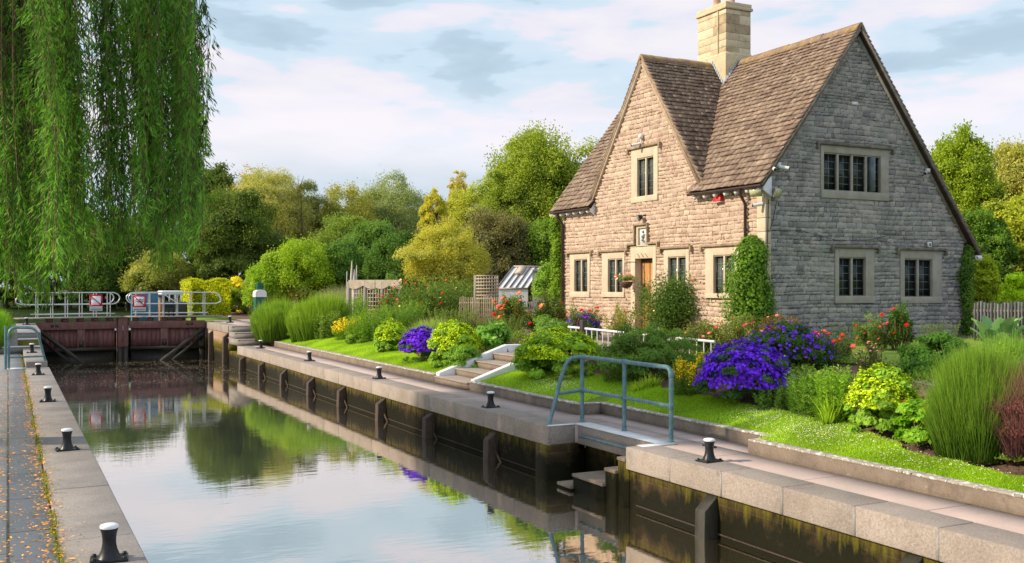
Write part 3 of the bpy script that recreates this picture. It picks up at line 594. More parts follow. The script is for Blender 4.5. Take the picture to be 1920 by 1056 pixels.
gr, PR, LR = gate_leaf('right leaf of the closed red timber lock gate with white walkway rails', (7.88, GY), (4.52, GY + .75), -1)
gl, PL, LL = gate_leaf('left leaf of the closed red timber lock gate partly behind the willow', (1.07, GY), (4.46, GY + .75), 1)
for name, lb, p, q in (('gate_strut', 'dark diagonal timber strut at the right side of the gate', (7.75, 45.75, .42), (5.75, 44.9, -1.0)), ('gate_strut', 'dark diagonal timber strut at the left side of the gate', (1.2, 45.75, .42), (2.9, 44.9, -1.0))):
    b = B(); beam(b, p, q, .16, .14); beam(b, (p[0], p[1] + .2, p[2] - .35), (q[0] + (p[0] - q[0]) * .25, q[1] + .3, q[2]), .1, .1); o = build(b, name, M['gatedark'], None, org=(q[0], q[1], WZ)); tag(o, lb, 'strut')
# warning signs hung on the rails
def no_swim(label, px0, px1, py0, py1, Y, wave):
    x0, _, z1 = on_y(px0, py0, Y); x1, _, z0 = on_y(px1, py1, Y); s = x1 - x0
    t = thing('warning_sign', label, 'sign', ((x0 + x1) / 2, Y, z0))
    b = B(); box(b, x0, x1, Y, Y + .015, z0, z1); build(b, 'plate', M['signwhite'], t)
    zs = z1 - s * .98; w = s * .12; b = B(); y = Y - .006
    for q in ((x0, x1, z1 - w, z1), (x0, x1, zs, zs + w), (x0, x0 + w, zs + w, z1 - w), (x1 - w, x1, zs + w, z1 - w)): box(b, q[0], q[1], y, Y - .001, q[2], q[3])
    build(b, 'red_border', M['signred'], t)
    b = B(); beam(b, (x0 + w * .8, Y - .014, z1 - w * .8), (x1 - w * .8, Y - .014, zs + w * .8), .012, s * .075); build(b, 'red_slash', M['signred'], t)
    if wave:
        b = B(); cx = (x0 + x1) / 2
        for dz in (.07, -.02):
            zz = (z1 + zs) / 2 + dz * s / .6
            tube(b, [(cx + k * s * .34, Y - .009, zz + .028 * math.sin(k * 8)) for k in np.linspace(-1, 1, 20)], .014, 4)
        build(b, 'wave_symbol', M['black'], t)
    b = B(); box(b, x0 + s * .08, x1 - s * .08, Y - .004, Y - .001, z0 + .06, z0 + .085); build(b, 'caption_line', M['grey'], t)
no_swim('red-bordered white no-swimming sign with black waves on the right gate rail', 249, 273.5, 553.5, 583.5, 46.15, True)
no_swim('red-bordered white sign partly behind willow leaves on the left gate rail', 168, 192, 552.5, 583, 46.2, False)
# things on and behind the gate
def simple(name, label, cat, b, m, org, **k): return tag(build(b, name, m, None, org=org, **k), label, cat)
x0, Y, z1 = on_y(278, 549, 48.2); x1, _, z0 = on_y(296.5, 588, 48.2)
t = thing('control_cabinet', 'tall blue metal cabinet behind the gate railings', 'cabinet', (x0, Y, .7)); b = B(); box(b, x0 - .7, x1, Y, Y + .5, .42, z1); build(b, 'body', M['bluepaint'], t, bevel=.01); b = B(); box(b, x0 - .02, x0, Y - .01, Y, .9, z1 - .06); box(b, x0 - .68, x1 - .02, Y - .012, Y - .002, z1 - .05, z1 - .02); build(b, 'door_seam', M['galv'], t)
x0, Y, z1 = on_y(297, 553, 49); x1, _, z0 = on_y(309, 588, 49)
t = thing('wheelie_bin', 'dark grey bin standing right of the blue cabinet', 'bin', (x0, Y, .7)); b = B(); hexa(b, [(x0 + .04, Y, .6), (x1 - .04, Y, .6), (x1 - .04, Y + .4, .6), (x0 + .04, Y + .4, .6), (x0, Y, z1 - .08), (x1, Y, z1 - .08), (x1, Y + .45, z1 - .08), (x0, Y + .45, z1 - .08)]); build(b, 'body', M['grey'], t); b = B(); box(b, x0 - .02, x1 + .02, Y - .03, Y + .48, z1 - .08, z1); build(b, 'lid', M['grey'], t, bevel=.02)
x0, Y, z1 = on_y(308, 568, 46.3); x1, _, z0 = on_y(325, 589, 46.3)
t = thing('paddle_gear', 'black iron paddle winding gear on the right gate walkway', 'winding gear', (x0, Y, .98))
for x in (x0, x1): b = B(); box(b, x - .03, x + .03, Y - .04, Y + .04, .98, z1 + .08); build(b, 'upright', M['black'], t)
b = B(); box(b, x0, x1, Y - .08, Y + .08, z1 - .22, z1 - .05); build(b, 'gearbox', M['black'], t, bevel=.02); b = B(); lathe(b, ((x0 + x1) / 2, Y, .98), [(.06, 0), (.04, .1), (.03, .3)], 10); build(b, 'spindle', M['black'], t)
b = B(); p = on_y(302, 548, 46.4); q = on_y(332, 568.5, 46.4); tube(b, [p, q], .025, 6); simple('brace_pole', 'white diagonal pole leaning over the right gate rail', 'pole', b, M['white'], q, smooth=True)
b = B(); p = on_y(300.3, 562, 47.5); q = on_y(300.3, 588, 47.5); tube(b, [p, (p[0], p[1], .6)], .05, 8); simple('marker_post', 'short orange post beside the grey bin', 'post', b, mat('orange_paint', [(.2, (.6, .22, .04)), (.8, (.7, .3, .06))], 5), (p[0], p[1], .6), smooth=True)
t = thing('mooring_boat', 'low white-topped boat moored beyond the gate rails', 'boat', (on_y(322, 560, 52)[0], 52, .42))
x0, Y, z1 = on_y(303, 544.5, 52); x1, _, z0 = on_y(343, 553, 52)
b = B(); box(b, x0, x1, Y, Y + 1.5, z0, z1 - .02); build(b, 'cabin', M['white'], t, bevel=.05); b = B(); box(b, x0 - .8, x1 + .2, Y - .2, Y + 1.7, .3, z0 - .35); build(b, 'hull', M['gatedark'], t, bevel=.06); b = B()
for k in np.linspace(x0 + .1, x1 - .1, 4): box(b, k - .03, k + .03, Y, Y + .06, z0 - .36, z0)
build(b, 'window_post', M['white'], t)
# pump box
px, Y, z0 = on_d(487, 590, 48); x0 = px - .27; x1 = px + .27; za = on_d(487, 557, 48)[2]; zb = on_d(487, 543, 48)[2]; zc = on_d(487, 530.5, 48)[2]
t = thing('pump_box', 'green cabinet with rounded white hood and green top box beside the hedge', 'pump cabinet', (px, Y, .72))
b = B(); box(b, x0 + .02, x1 - .02, Y - .25, Y + .25, .7, za); build(b, 'body', M['greenpaint'], t, bevel=.01)
b = B(); seg = 10; prof = [(x0, za), (x0, (za + zb) / 2)] + [(px - .27 * math.cos(a), (za + zb) / 2 + (zb - za) / 2 * math.sin(a)) for a in np.linspace(.2, PI - .2, seg)] + [(x1, (za + zb) / 2), (x1, za)]
n = len(prof); b.add([(x, Y - .3, z) for x, z in prof] + [(x, Y + .3, z) for x, z in prof], [(i, i + 1, n + i + 1, n + i) for i in range(n - 1)]); b.add([(x, Y - .3, z) for x, z in prof], [tuple(range(n))]); build(b, 'hood', M['white'], t)
b = B(); box(b, px - .15, px + .15, Y - .15, Y + .15, zb - .02, zc); build(b, 'top_box', M['greenpaint'], t, bevel=.01)
# log
p = on_g(434, 583); q = on_g(466, 590); b = B(); P0 = np.array((p[0], p[1], p[2] + .32)); P1 = np.array((q[0] + .35, q[1] - 1.0, q[2] + .2))
tube(b, [P0 + (P1 - P0) * s + np.array((0, 0, .02 * math.sin(s * 9))) for s in np.linspace(0, 1, 6)], [.27, .28, .27, .27, .25, .24], 14); t = thing('cut_log', 'thick cut log lying on the ground left of the green pump cabinet', 'log', (p[0], p[1], p[2])); build(b, 'trunk', M['log'], t)
b = B(); tube(b, [P0 + (P0 - P1) * .012, P0 + (P0 - P1) * .02], [.24, .24], 14); build(b, 'cut_face', M['palewood'], t)
# ================================================================== THE COTTAGE
FX = 16.46; CY = 18.85; FYE = 28.76; GXE = 23.5; ZG = .78
RX, RZ, SM, SF = 19.45, 8.94, 1.283, 1.38; EX = 16.2; EXR = 23.94; FGY = 24.08
HS = thing('stone_cottage', 'steep-roofed rubble stone lock keeper cottage with a tall square chimney', 'house', (FX, CY, ZG))
# openings: surround rectangle, light rectangle, number of lights
def rf(a): p = on_x(a[0], a[1], FX); q = on_x(a[2], a[3], FX); return (q[1], p[1], q[2], p[2])     # y0,y1,z0,z1
def rg(a): p = on_y(a[0], a[1], CY); q = on_y(a[2], a[3], CY); return (p[0], q[0], q[2], p[2])
fw = [('upper', rf((1185, 282, 1234.5, 375)), rf((1196, 298, 1226.5, 365)), 2),
      ('w1', rf((1070, 476, 1107, 558)), rf((1078, 487, 1102.5, 547)), 2), ('w2', rf((1130, 473.5, 1172, 558)), rf((1141, 486, 1168.5, 548)), 2),
      ('w3', rf((1246, 467.5, 1293, 556)), rf((1254, 482, 1287, 550)), 2), ('w4', rf((1324, 464, 1388, 560)), rf((1339, 479, 1377.5, 550.5)), 2)]
gw = [('big', rg((1538, 271, 1665, 377.5)), rg((1543.5, 285.5, 1650, 362)), 4), ('g1', rg((1564.5, 465, 1638, 568.5)), rg((1572, 482, 1622, 554.5)), 2),
      ('g2', rg((1687, 469, 1764.5, 568.5)), rg((1695, 485, 1747, 556)), 2)]
door = rf((1184, 462, 1231, 620)); dopen = rf((1192, 485.5, 1225, 620)); door = (door[0], door[1], ZG, door[3]); dopen = (dopen[0], dopen[1], ZG, dopen[3])
plq = rf((1194, 424, 1216, 463))
def sub(iv, a, c):
    out = []
    for s, e in iv:
        if c <= s or a >= e: out.append((s, e))
        else:
            if a > s: out.append((s, a))
            if c < e: out.append((c, e))
    return [(s, e) for s, e in out if e - s > .03]
def wall_rows(span, z0, z1, holes, W, quoin, seed, hmin, hmax):
    """coursed rock-faced rubble: each course filled with stones of random length; W(u, z, dep) -> world"""
    r = random.Random(seed); st = B(); mo = B(); z = z0
    while z < z1:
        h = r.uniform(hmin, hmax); zz = min(z + h, z1); zm = (z + zz) / 2; iv = span(zm)
        if iv is None: z = zz; continue
        iv = [iv]
        for (a, c, p, q) in holes:
            if zm > p and zm < q: iv = sub(iv, a, c)
        for (s, e) in iv:
            # mortar backing
            hexa(mo, [W(s, z - .003, .03), W(e, z - .003, .03), W(e, z - .003, .27), W(s, z - .003, .27), W(s, zz + .003, .03), W(e, zz + .003, .03), W(e, zz + .003, .27), W(s, zz + .003, .27)])
            u = s
            while u < e - .01:
                w = r.uniform(.09, .30) * (1.2 if h > .12 else .95); v = u + w
                if e - v < .1: v = e
                a, c, p, q = u + .004, v - .004, z + .004, zz - .004; t = min(1, max(0, r.gauss(.5, .24))); pr = r.uniform(.018, .065)
                # rock face: 4 x 3 grid of points, pillowed and roughened
                nx, nz = 4, 3; V = []
                for j in range(nz):
                    for i in range(nx):
                        fi, fj = i / (nx - 1), j / (nz - 1); edge_ = (i in (0, nx - 1)) or (j in (0, nz - 1))
                        uu = a + (c - a) * fi + (r.uniform(-.010, .010)); z_ = p + (q - p) * fj + r.uniform(-.009, .009) + .014 * math.sin(u * 1.9 + z * 2.3 + fi)
                        V.append(W(uu, z_, -.0 - (0 if edge_ else pr + r.uniform(-.014, .02)) + (r.uniform(-.004, .006) if edge_ else 0)))
                F_ = [(j * nx + i, j * nx + i + 1, (j + 1) * nx + i + 1, (j + 1) * nx + i) for j in range(nz - 1) for i in range(nx - 1)]
                st.add(V, F_, t)
                ring = [0, 1, 2, 3, 7, 11, 10, 9, 8, 4]; m = len(ring)
                Vb = [V[k] for k in ring] + [tuple(np.array(V[k]) + (np.array(W(0, 0, .05)) - np.array(W(0, 0, 0)))) for k in ring]
                st.add(Vb, [(k, (k + 1) % m, m + (k + 1) % m, m + k) for k in range(m)], t)
                u = v
        z = zz
    return st, mo
Wf = lambda u, z, d: (FX + d, u, z); Wg = lambda u, z, d: (u, CY + d, z)
def spanf(z):
    y0, y1 = CY + .0, FYE
    if z < 4.98: return (y0 + .3, y1)
    h = (RZ - .16 - z) / SF; return (max(y0, FGY - h), min(y1, FGY + h)) if h > .03 else None
def spang(z):
    h = (RZ - .16 - z) / SM; a, c = max(FX, RX - h), min(GXE, RX + h)
    if h < .03: return None
    return (a + (.16 if a <= FX else 0), c)
holes_f = [s for _, s, l, n in fw] + [door, plq]; holes_g = [s for _, s, l, n in gw]
st, mo = wall_rows(spanf, .55, RZ, holes_f, Wf, None, 11, .075, .15); build(st, 'front_wall', M['stone'], HS); build(mo, 'front_mortar', M['mortar'], HS)
st, mo = wall_rows(spang, .5, RZ, holes_g, Wg, None, 12, .075, .15); build(st, 'gable_wall', M['stone_lichen_shade'], HS); build(mo, 'gable_mortar', M['mortar_shade'], HS)
# quoins at the near corner (dressed blocks), plinth, core
r5 = random.Random(5); z = .5; k = 0; b = B()
while z < 4.72:
    h = r5.uniform(.26, .36); zz = min(z + h, 4.72); lf = .44 if k % 2 else .3; 
    box(b, FX - .02, FX + .159, CY - .02, CY + .3 - .004, z + .004, zz - .004, r5.random())
    z = zz; k += 1
build(b, 'quoin', M['ashlar'], HS, bevel=.012)
b = B()      # inner core, rear and end walls
prof = [(FX + .27, .4), (GXE, .4), (GXE, RZ - .35 - (GXE - RX) * SM), (RX, RZ - .35), (FX + .27, RZ - .35 - (RX - FX - .27) * SM)]
y0, y1 = CY + .27, FYE; n = 5
b.add([(x, y0, z) for x, z in prof] + [(x, y1, z) for x, z in prof], [(i, (i + 1) % n, n + (i + 1) % n, n + i) for i in range(n)]); b.add([(x, y0, z) for x, z in prof], [(0, 1, 2, 3, 4)]); b.add([(x, y1, z) for x, z in prof], [(0, 1, 2, 3, 4)])
hw = 3.0; b.add([(FX + .28, FGY - hw, RZ - .3 - hw * SF), (FX + .28, FGY + hw, RZ - .3 - hw * SF), (FX + .28, FGY, RZ - .3), (RX, FGY - hw, RZ - .3 - hw * SF), (RX, FGY + hw, RZ - .3 - hw * SF), (RX, FGY, RZ - .3)], [(0, 1, 2)]); 
box(b, GXE - .27, GXE - .002, CY + .03, CY + .3, .4, 3.5); box(b, FX + .03, FX + .3, FYE - .26, FYE - .002, .4, 4.8)
build(b, 'rear_walls', M['mortar'], HS)

def surround(name, s, l, n, W, mA, hood_m, open_last=False, fullhood=True):
    """stone window: surround with mullions > frame, pane, leading"""
    b = B(); a, c, p, q = s; A, C, P, Q = l; R = lambda b, u0, u1, d0, d1, z0, z1, t=.5: hexa(b, [W(u0, z0, d0), W(u1, z0, d0), W(u1, z0, d1), W(u0, z0, d1), W(u0, z1, d0), W(u1, z1, d0), W(u1, z1, d1), W(u0, z1, d1)], t)
    e = -.03
    R(b, a, A, e, .26, p + (P - p), q - .0, .4); R(b, C, c, e, .26, P, q, .6); R(b, A, C, e, .26, Q, q, .5); R(b, a - .0, c + .0, e - .02, .26, p, P, .45)
    wl = (C - A) / n; mw = .062
    for k in range(1, n): R(b, A + k * wl - mw / 2, A + k * wl + mw / 2, -.005, .22, P, Q, .5)
    R(b, A, C, .0, .22, Q - .03, Q, .5); R(b, A, A + .014, .05, .22, P, Q - .05, .5); R(b, C - .014, C, .05, .22, P, Q - .05, .5)
    w = build(b, 'window', mA, HS, bevel=.008)
    for k in range(n):
        u0 = A + k * wl + (mw / 2 if k else .014); u1 = A + (k + 1) * wl - (mw / 2 if k < n - 1 else .014); z0, z1 = P, Q - .03; op = open_last and k == n - 1
        b = B(); fwid = .028
        for (x0, x1, y0, y1) in ((u0, u0 + fwid, z0, z1), (u1 - fwid, u1, z0, z1), (u0 + fwid, u1 - fwid, z0, z0 + fwid), (u0 + fwid, u1 - fwid, z1 - fwid, z1)): R(b, x0, x1, .045, .10, y0, y1)
        build(b, 'frame', M['darkframe'], w)
        b = B(); R(b, u0 + fwid, u1 - fwid, .08, .09, z0 + fwid, z1 - fwid); build(b, 'pane', M['glass_front'] if W is Wf else M['glass'], w)
        b = B(); cm = .013; um = (u0 + u1) / 2; R(b, um - cm / 2, um + cm / 2, .068, .079, z0 + fwid, z1 - fwid)
        rows = 5 if (z1 - z0) > .7 else 4
        for j in range(1, rows): zz = z0 + (z1 - z0) * j / rows; R(b, u0 + fwid, u1 - fwid, .066, .077, zz - cm / 2, zz + cm / 2)
        build(b, 'leading', M['came'], w)
        if op:
            b = B(); R(b, u0 + .10, u0 + .125, -.16, .12, z0 + .02, z1 - .02); build(b, 'open_casement', M['came'], w)
    if hood_m:
        b = B(); h0 = q + .0; R(b, a - .09, c + .09, -.10, .06, q + .002, q + .07); R(b, a - .16, a - .09, -.10, .05, q - .12, q + .07); R(b, c + .09, c + .16, -.10, .05, q - .12, q + .07)
        build(b, 'hood_mould', hood_m, HS, bevel=.012)
    return w
for nm, s, l, n in fw: surround(nm, s, l, n, Wf, M['ashlar'], M['hood'])
for nm, s, l, n in gw: surround(nm, s, l, n, Wg, M['ashlar_shade'], M['hood_shade'], nm == 'big')
# doorway
R = lambda b, u0, u1, d0, d1, z0, z1, t=.5: hexa(b, [(FX + d0, u0, z0), (FX + d0, u1, z0), (FX + d1, u1, z0), (FX + d1, u0, z0), (FX + d0, u0, z1), (FX + d0, u1, z1), (FX + d1, u1, z1), (FX + d1, u0, z1)], t)
b = B(); R(b, door[0], dopen[0], -.03, .5, ZG - .1, door[3]); R(b, dopen[1], door[1], -.03, .5, ZG - .1, door[3]); R(b, dopen[0], dopen[1], -.03, .5, dopen[3], door[3]); R(b, door[0] - .0, door[1] + .0, -.035, .2, plq[2] - .0, plq[2] + .02)
ds = build(b, 'door_surround', M['ashlar'], HS, bevel=.015)
b = B()
for k in (-1, 0, 1): tube(b, [(FX - .04, (dopen[0] + dopen[1]) / 2 + k * .2 + s_ * .16, dopen[3] + .03 + .13 * s_ ** .6) for s_ in np.linspace(0.01, .8, 6)], .012, 5)
build(b, 'carved_scroll', M['hood'], ds)
b = B(); R(b, dopen[0] + .0, dopen[1], .20, .26, ZG - .05, dopen[3]); dr = build(b, 'door', M['oak'], HS); b = B()
for k in range(3):
    y = dopen[0] + (dopen[1] - dopen[0]) * (k + .5) / 3; R(b, y - .012, y + .012, .19, .202, ZG, dopen[3] - .02)
R(b, dopen[0], dopen[1], .185, .202, dopen[3] - .09, dopen[3]); build(b, 'door_batten', M['pipe'], dr)
b = B(); R(b, dopen[0] + .08, dopen[0] + .16, .17, .2, ZG + 1.0, ZG + 1.06); build(b, 'handle', M['black'], dr)
# stepped drip mould over the doorway and plaque niche
b = B(); zt = plq[3]; zb = door[3] + .02
w2 = fw[2][1]; w3 = fw[3][1]
R(b, plq[0] - .06, plq[1] + .06, -.10, .05, zt, zt + .06); R(b, plq[0] - .06, plq[0], -.10, .05, zb + .06, zt); R(b, plq[1], plq[1] + .06, -.10, .05, zb + .06, zt)
R(b, door[0] - .1, plq[0], -.10, .05, zb, zb + .06); R(b, plq[1], door[1] + .1, -.10, .05, zb, zb + .06)
R(b, door[0] - .16, door[0] - .1, -.10, .05, w3[3] + .07, zb + .06); R(b, door[1] + .1, door[1] + .16, -.10, .05, w2[3] + .07, zb + .06)
R(b, w3[1] + .1, door[0] - .1, -.098, .05, w3[3] + .004, w3[3] + .07); R(b, door[1] + .1, w2[0] - .1, -.098, .05, w2[3] + .004, w2[3] + .07)
build(b, 'hood_mould', M['hood'], HS, bevel=.012)
b = B(); m_ = .1; R(b, plq[0], plq[0] + m_, -.03, .25, plq[2], plq[3]); R(b, plq[1] - m_, plq[1], -.03, .25, plq[2], plq[3]); R(b, plq[0] + m_, plq[1] - m_, -.03, .25, plq[3] - .08, plq[3]); R(b, plq[0] + m_, plq[1] - m_, -.03, .25, plq[2], plq[2] + .06); ns = build(b, 'niche', M['ashlar'], HS, bevel=.01)
b = B(); R(b, plq[0] + m_, plq[1] - m_, .03, .08, plq[2] + .06, plq[3] - .08); cp = build(b, 'carved_plaque', M['white'], HS)
yc = (plq[0] + plq[1]) / 2; zc = (plq[2] + plq[3]) / 2; b = B()
for dy, dz, s in ((0, .13, .05), (0, 0, .07), (.03, -.1, .05), (-.07, .05, .03), (.07, -.02, .03), (-.03, -.15, .04)): lathe(b, (FX + .03, yc + dy, zc + dz - s), [(0, 0), (s * .8, s * .4), (s, s), (s * .7, s * 1.6), (0, s * 2)], 10)
build(b, 'relief', M['came'], cp, smooth=True)

# ---- roof: individual tiles in diminishing courses
def tiles(name, O, U, Wd, rows, span, seed, m=None, g0=.205, g1=.125, sink=0.):
    """O eave origin, U unit along the eave, Wd unit up the slope; span(w) -> (u0, u1)"""
    r = random.Random(seed); b = B(); O, U, Wd = (np.array(q, float) for q in (O, U, Wd)); N = np.cross(U, Wd); N = N if N[2] > 0 else -N
    w = 0; tot = rows
    while w < tot:
        g = g0 + (g1 - g0) * w / tot; sp = span(w + g * .5)
        if sp and sp[1] - sp[0] > .02:
            u = sp[0] - r.uniform(0, .0)
            while u < sp[1] - .005:
                tw_ = r.uniform(.14, .3); v = min(u + tw_, sp[1]); v = sp[1] if sp[1] - v < .07 else v
                if v > sp[1]: v = sp[1]
                dz = r.uniform(0, .014); lo = w + r.uniform(-.015, .01); hi = w + g * 1.35; th = .024 + r.uniform(0, .016); t = min(1, max(0, r.gauss(.5, .26)))
                base = lambda uu, ww, nn: O + U * uu + Wd * ww + N * nn
                gp = .005; n0 = .045 + dz; n1 = .004
                hexa(b, [base(u + gp, lo, n0 - .0), base(v - gp, lo + r.uniform(-.006, .006), n0), base(v - gp, hi, n1), base(u + gp, hi, n1), base(u + gp, lo, n0 + th), base(v - gp, lo, n0 + th + r.uniform(-.004, .006)), base(v - gp, hi, n1 + th), base(u + gp, hi, n1 + th)], t)
                u = v
        w += g
    return build(b, name, m or M['tile'], HS)
def slab(name, pts, th, m):
    P = np.array(pts, float); N = np.cross(P[1] - P[0], P[2] - P[0]); N /= np.linalg.norm(N); N = N if N[2] > 0 else -N; n = len(P)
    b = B(); b.add(np.vstack([P, P - N * th]), [(i, (i + 1) % n, n + (i + 1) % n, n + i) for i in range(n)]); b.add(P, [tuple(range(n))]); b.add(P - N * th, [tuple(range(n))]); return build(b, name, m, HS)
lm = math.sqrt(1 + SM * SM); lf_ = math.sqrt(1 + SF * SF); EZ = RZ - (RX - EX) * SM
VY0, VY1 = 18.66, 29.12           # verges of the main roof
hv = lambda z: (RZ - z) / SF
zw = lambda w, l, s, e: e + w * s / l
# main slope facing the lock, right and left of the front gable
TL = (RX - EX) * lm
def s_right(w): z = zw(w, lm, SM, EZ); return (VY0, (FGY - hv(z) + .03) if z > 4.98 else 21.62)
def s_left(w): z = zw(w, lm, SM, EZ); return ((FGY + hv(z) - .03) if z > 4.98 else 26.66, VY1)
tiles('roof_slope', (EX, 0, EZ), (0, 1, 0), (1 / lm, 0, SM / lm), TL, s_right, 21)
tiles('roof_slope', (EX, 0, EZ), (0, 1, 0), (1 / lm, 0, SM / lm), TL, s_left, 22)
# rear slope
TR = (EXR - RX) * lm; EZR = RZ - (EXR - RX) * SM
tiles('roof_slope', (EXR, 0, EZR), (0, 1, 0), (-1 / lm, 0, SM / lm), TR, lambda w: (VY0, VY1), 23)
# front gable slopes: valley at x where the main slope has the same height
GX0 = FX - .10; ZB = 4.86; HB = (RZ - ZB) / SF; TF = HB * lf_
vx = lambda z: RX - (RZ - z) / SM
for sgn, sd in ((-1, 24), (1, 25)):
    tiles('gable_roof_slope', (0, FGY + sgn * HB, ZB), (1, 0, 0), (0, -sgn / lf_, SF / lf_), TF, lambda w: (GX0, max(GX0 + .06, vx(zw(w, lf_, SF, ZB)) + .03)), sd)
# under-roof boards
slab('roof_boarding', [(EX + .02, VY0 + .03, EZ), (EX + .02, 21.6, EZ), (RX, 21.6, RZ), (RX, VY0 + .03, RZ)], .07, M['pipe'])
slab('roof_boarding', [(EX + .02, 26.7, EZ), (EX + .02, VY1 - .03, EZ), (RX, VY1 - .03, RZ), (RX, 26.7, RZ)], .07, M['pipe'])
slab('roof_boarding', [(RX, 21.6, RZ), (RX, 26.7, RZ), (16.75, 26.7, RZ - (RX - 16.75) * SM), (16.75, 21.6, RZ - (RX - 16.75) * SM)], .07, M['pipe'])
slab('roof_boarding', [(EXR - .02, VY0 + .03, EZR), (EXR - .02, VY1 - .03, EZR), (RX, VY1 - .03, RZ), (RX, VY0 + .03, RZ)], .07, M['pipe'])
for sgn in (-1, 1): slab('roof_boarding', [(GX0 + .03, FGY + sgn * HB, ZB), (vx(ZB) + .1, FGY + sgn * HB, ZB), (RX, FGY, RZ), (GX0 + .03, FGY, RZ)], .06, M['pipe'])
# verges (mortared undercloak strip) along the rakes
def strip(name, p, q, w, h, m): b = B(); beam(b, p, q, w, h, up=(0, 0, 1)); return build(b, name, m, HS)
strip('verge', (RX, VY0 + .05, RZ - .03), (EX + .02, VY0 + .05, EZ - .03), .09, .075, M['hood_shade']); strip('verge', (RX, VY0 + .05, RZ - .03), (EXR, VY0 + .05, EZR - .03), .09, .075, M['hood_shade'])
strip('verge', (RX, CY + .0, RZ - .15), (FX - .05, CY + .0, RZ - .15 - (RX - FX + .05) * SM), .1, .14, M['mortar_shade']); strip('verge', (RX, CY + .0, RZ - .15), (GXE + .05, CY + .0, RZ - .15 - (GXE + .05 - RX) * SM), .1, .14, M['mortar_shade'])
for sgn in (-1, 1):
    strip('verge', (GX0 + .05, FGY, RZ - .03), (GX0 + .05, FGY + sgn * HB, ZB - .03), .07, .09, M['hood']); strip('verge', (FX - .01, FGY, RZ - .15), (FX - .01, FGY + sgn * (HB - .05), ZB - .12), .14, .08, M['mortar'])
# ridges
def ridge(p, q, name='ridge'):
    p = np.array(p, float); q = np.array(q, float); d = (q - p); L = np.linalg.norm(d); d /= L; s = np.array((-d[1], d[0], 0.)); b = B(); n = int(L / .42); r = random.Random(9)
    for k in range(n):
        a = p + d * (L * k / n + .004); c = p + d * (L * (k + 1) / n - .004); dz = r.uniform(-.008, .008); w = .17; V = []
        for e in (a, c):
            for u, z in ((-w, -.17), (-w * .5, -.035), (0, .035), (w * .5, -.035), (w, -.17), (w * .8, -.2), (0, -.06), (-w * .8, -.2)): V.append(e + s * u + np.array((0, 0, z + .06 + dz)))
        b.add(V, [(i, (i + 1) % 8, 8 + (i + 1) % 8, 8 + i) for i in range(8)], r.random()); b.add(V[:8], [(0, 1, 2, 3, 4, 5, 6, 7)]); b.add(V[8:], [(0, 1, 2, 3, 4, 5, 6, 7)])
    build(b, name, M['ridge'], HS, smooth=False)
ridge((RX, VY0, RZ + .02), (RX, VY1, RZ + .02)); ridge((GX0, FGY, RZ + .01), (RX, FGY, RZ + .01))
# valley tiles
for sgn, sd in ((-1, 31), (1, 32)):
    b = B(); r = random.Random(sd); z = 5.05
    while z < RZ - .15:
        x, y = vx(z), FGY + sgn * hv(z); z2 = z + .13; x2, y2 = vx(z2), FGY + sgn * hv(z2)
        beam(b, (x + .0, y, z + .045), (x2, y2, z2 + .035), .17, .03, r.random()); z = z2
    build(b, 'valley', M['tile'], HS)
# eaves: rafter ends, gutter, downpipe, end boards
def eave(y0, y1):
    b = B(); tube(b, [(EX - .01, y0, EZ - .03), (EX - .01, y1, EZ - .03)], .04, 8); build(b, 'gutter', M['pipe'], HS, smooth=True)
    y = y0 + .2
    while y < y1 - .05: b = B(); beam(b, (EX + .05, y, EZ - .13), (FX + .06, y, EZ + .0), .08, .10); build(b, 'rafter_end', M['white'], HS); y += .42
eave(VY0 + .03, 21.6); eave(26.7, VY1)
for yy in (VY0 + .02, 26.70):
    b = B(); b.add([(EX + .06, yy, EZ - .14), (FX + .05, yy, EZ - .30), (FX + .05, yy, EZ + .20), (EX + .04, yy, EZ + .0)], [(0, 1, 2, 3)]); b.add([(EX + .06, yy + .03, EZ - .14), (FX + .05, yy + .03, EZ - .30), (FX + .05, yy + .03, EZ + .20), (EX + .04, yy + .03, EZ + .0)], [(0, 1, 2, 3)]); build(b, 'end_board', M['white'], HS)
b = B(); tube(b, [(EX, 19.5, EZ - .06), (EX + .02, 19.5, EZ - .2), (FX - .08, 19.5, EZ - .42), (FX - .08, 19.5, ZG)], .04, 8); build(b, 'downpipe', M['pipe'], HS, smooth=True)
b = B(); tube(b, [(EX, 28.7, EZ - .06), (EX + .02, 28.7, EZ - .2), (FX - .08, 28.65, EZ - .42), (FX - .08, 28.65, ZG)], .05, 8); build(b, 'downpipe', M['pipe'], HS, smooth=True)
b = B(); tube(b, [(EXR, VY0 + .02, EZR - .05), (EXR, VY1, EZR - .05)], .05, 8); build(b, 'gutter', M['white'], HS, smooth=True); b = B(); box(b, EXR - .2, EXR + .05, VY0 + .0, VY0 + .05, EZR - .16, EZR - .03); build(b, 'end_board', M['white'], HS)
# chimney
CX0, CX1, CY0, CY1 = 18.98, 19.92, 23.46, 24.82
CH = None
def block_stack(x0, x1, y0, y1, z0, z1, seed, h0=.26):
    r = random.Random(seed); b = B(); z = z0; k = 0
    while z < z1 - .02:
        zz = min(z + h0 * r.uniform(.75, 1.2), z1); g = .004; ym = y0 + (y1 - y0) * r.uniform(.35, .65); xm = x0 + (x1 - x0) * r.uniform(.35, .65)
        for (a, c, p, q) in ((x0, xm, y0, ym), (xm, x1, y0, ym), (x0, xm, ym, y1), (xm, x1, ym, y1)): box(b, a + g * .7, c - g * .7, p + g * .7, q - g * .7, z + g, zz - g, r.random())
        z = zz
    box(b, x0 + .015, x1 - .015, y0 + .015, y1 - .015, z0, z1 - .01, .2); return b
CH = build(block_stack(CX0, CX1, CY0, CY1, 8.0, 10.54, 41), 'chimney', M['chimney'], HS, bevel=.008)
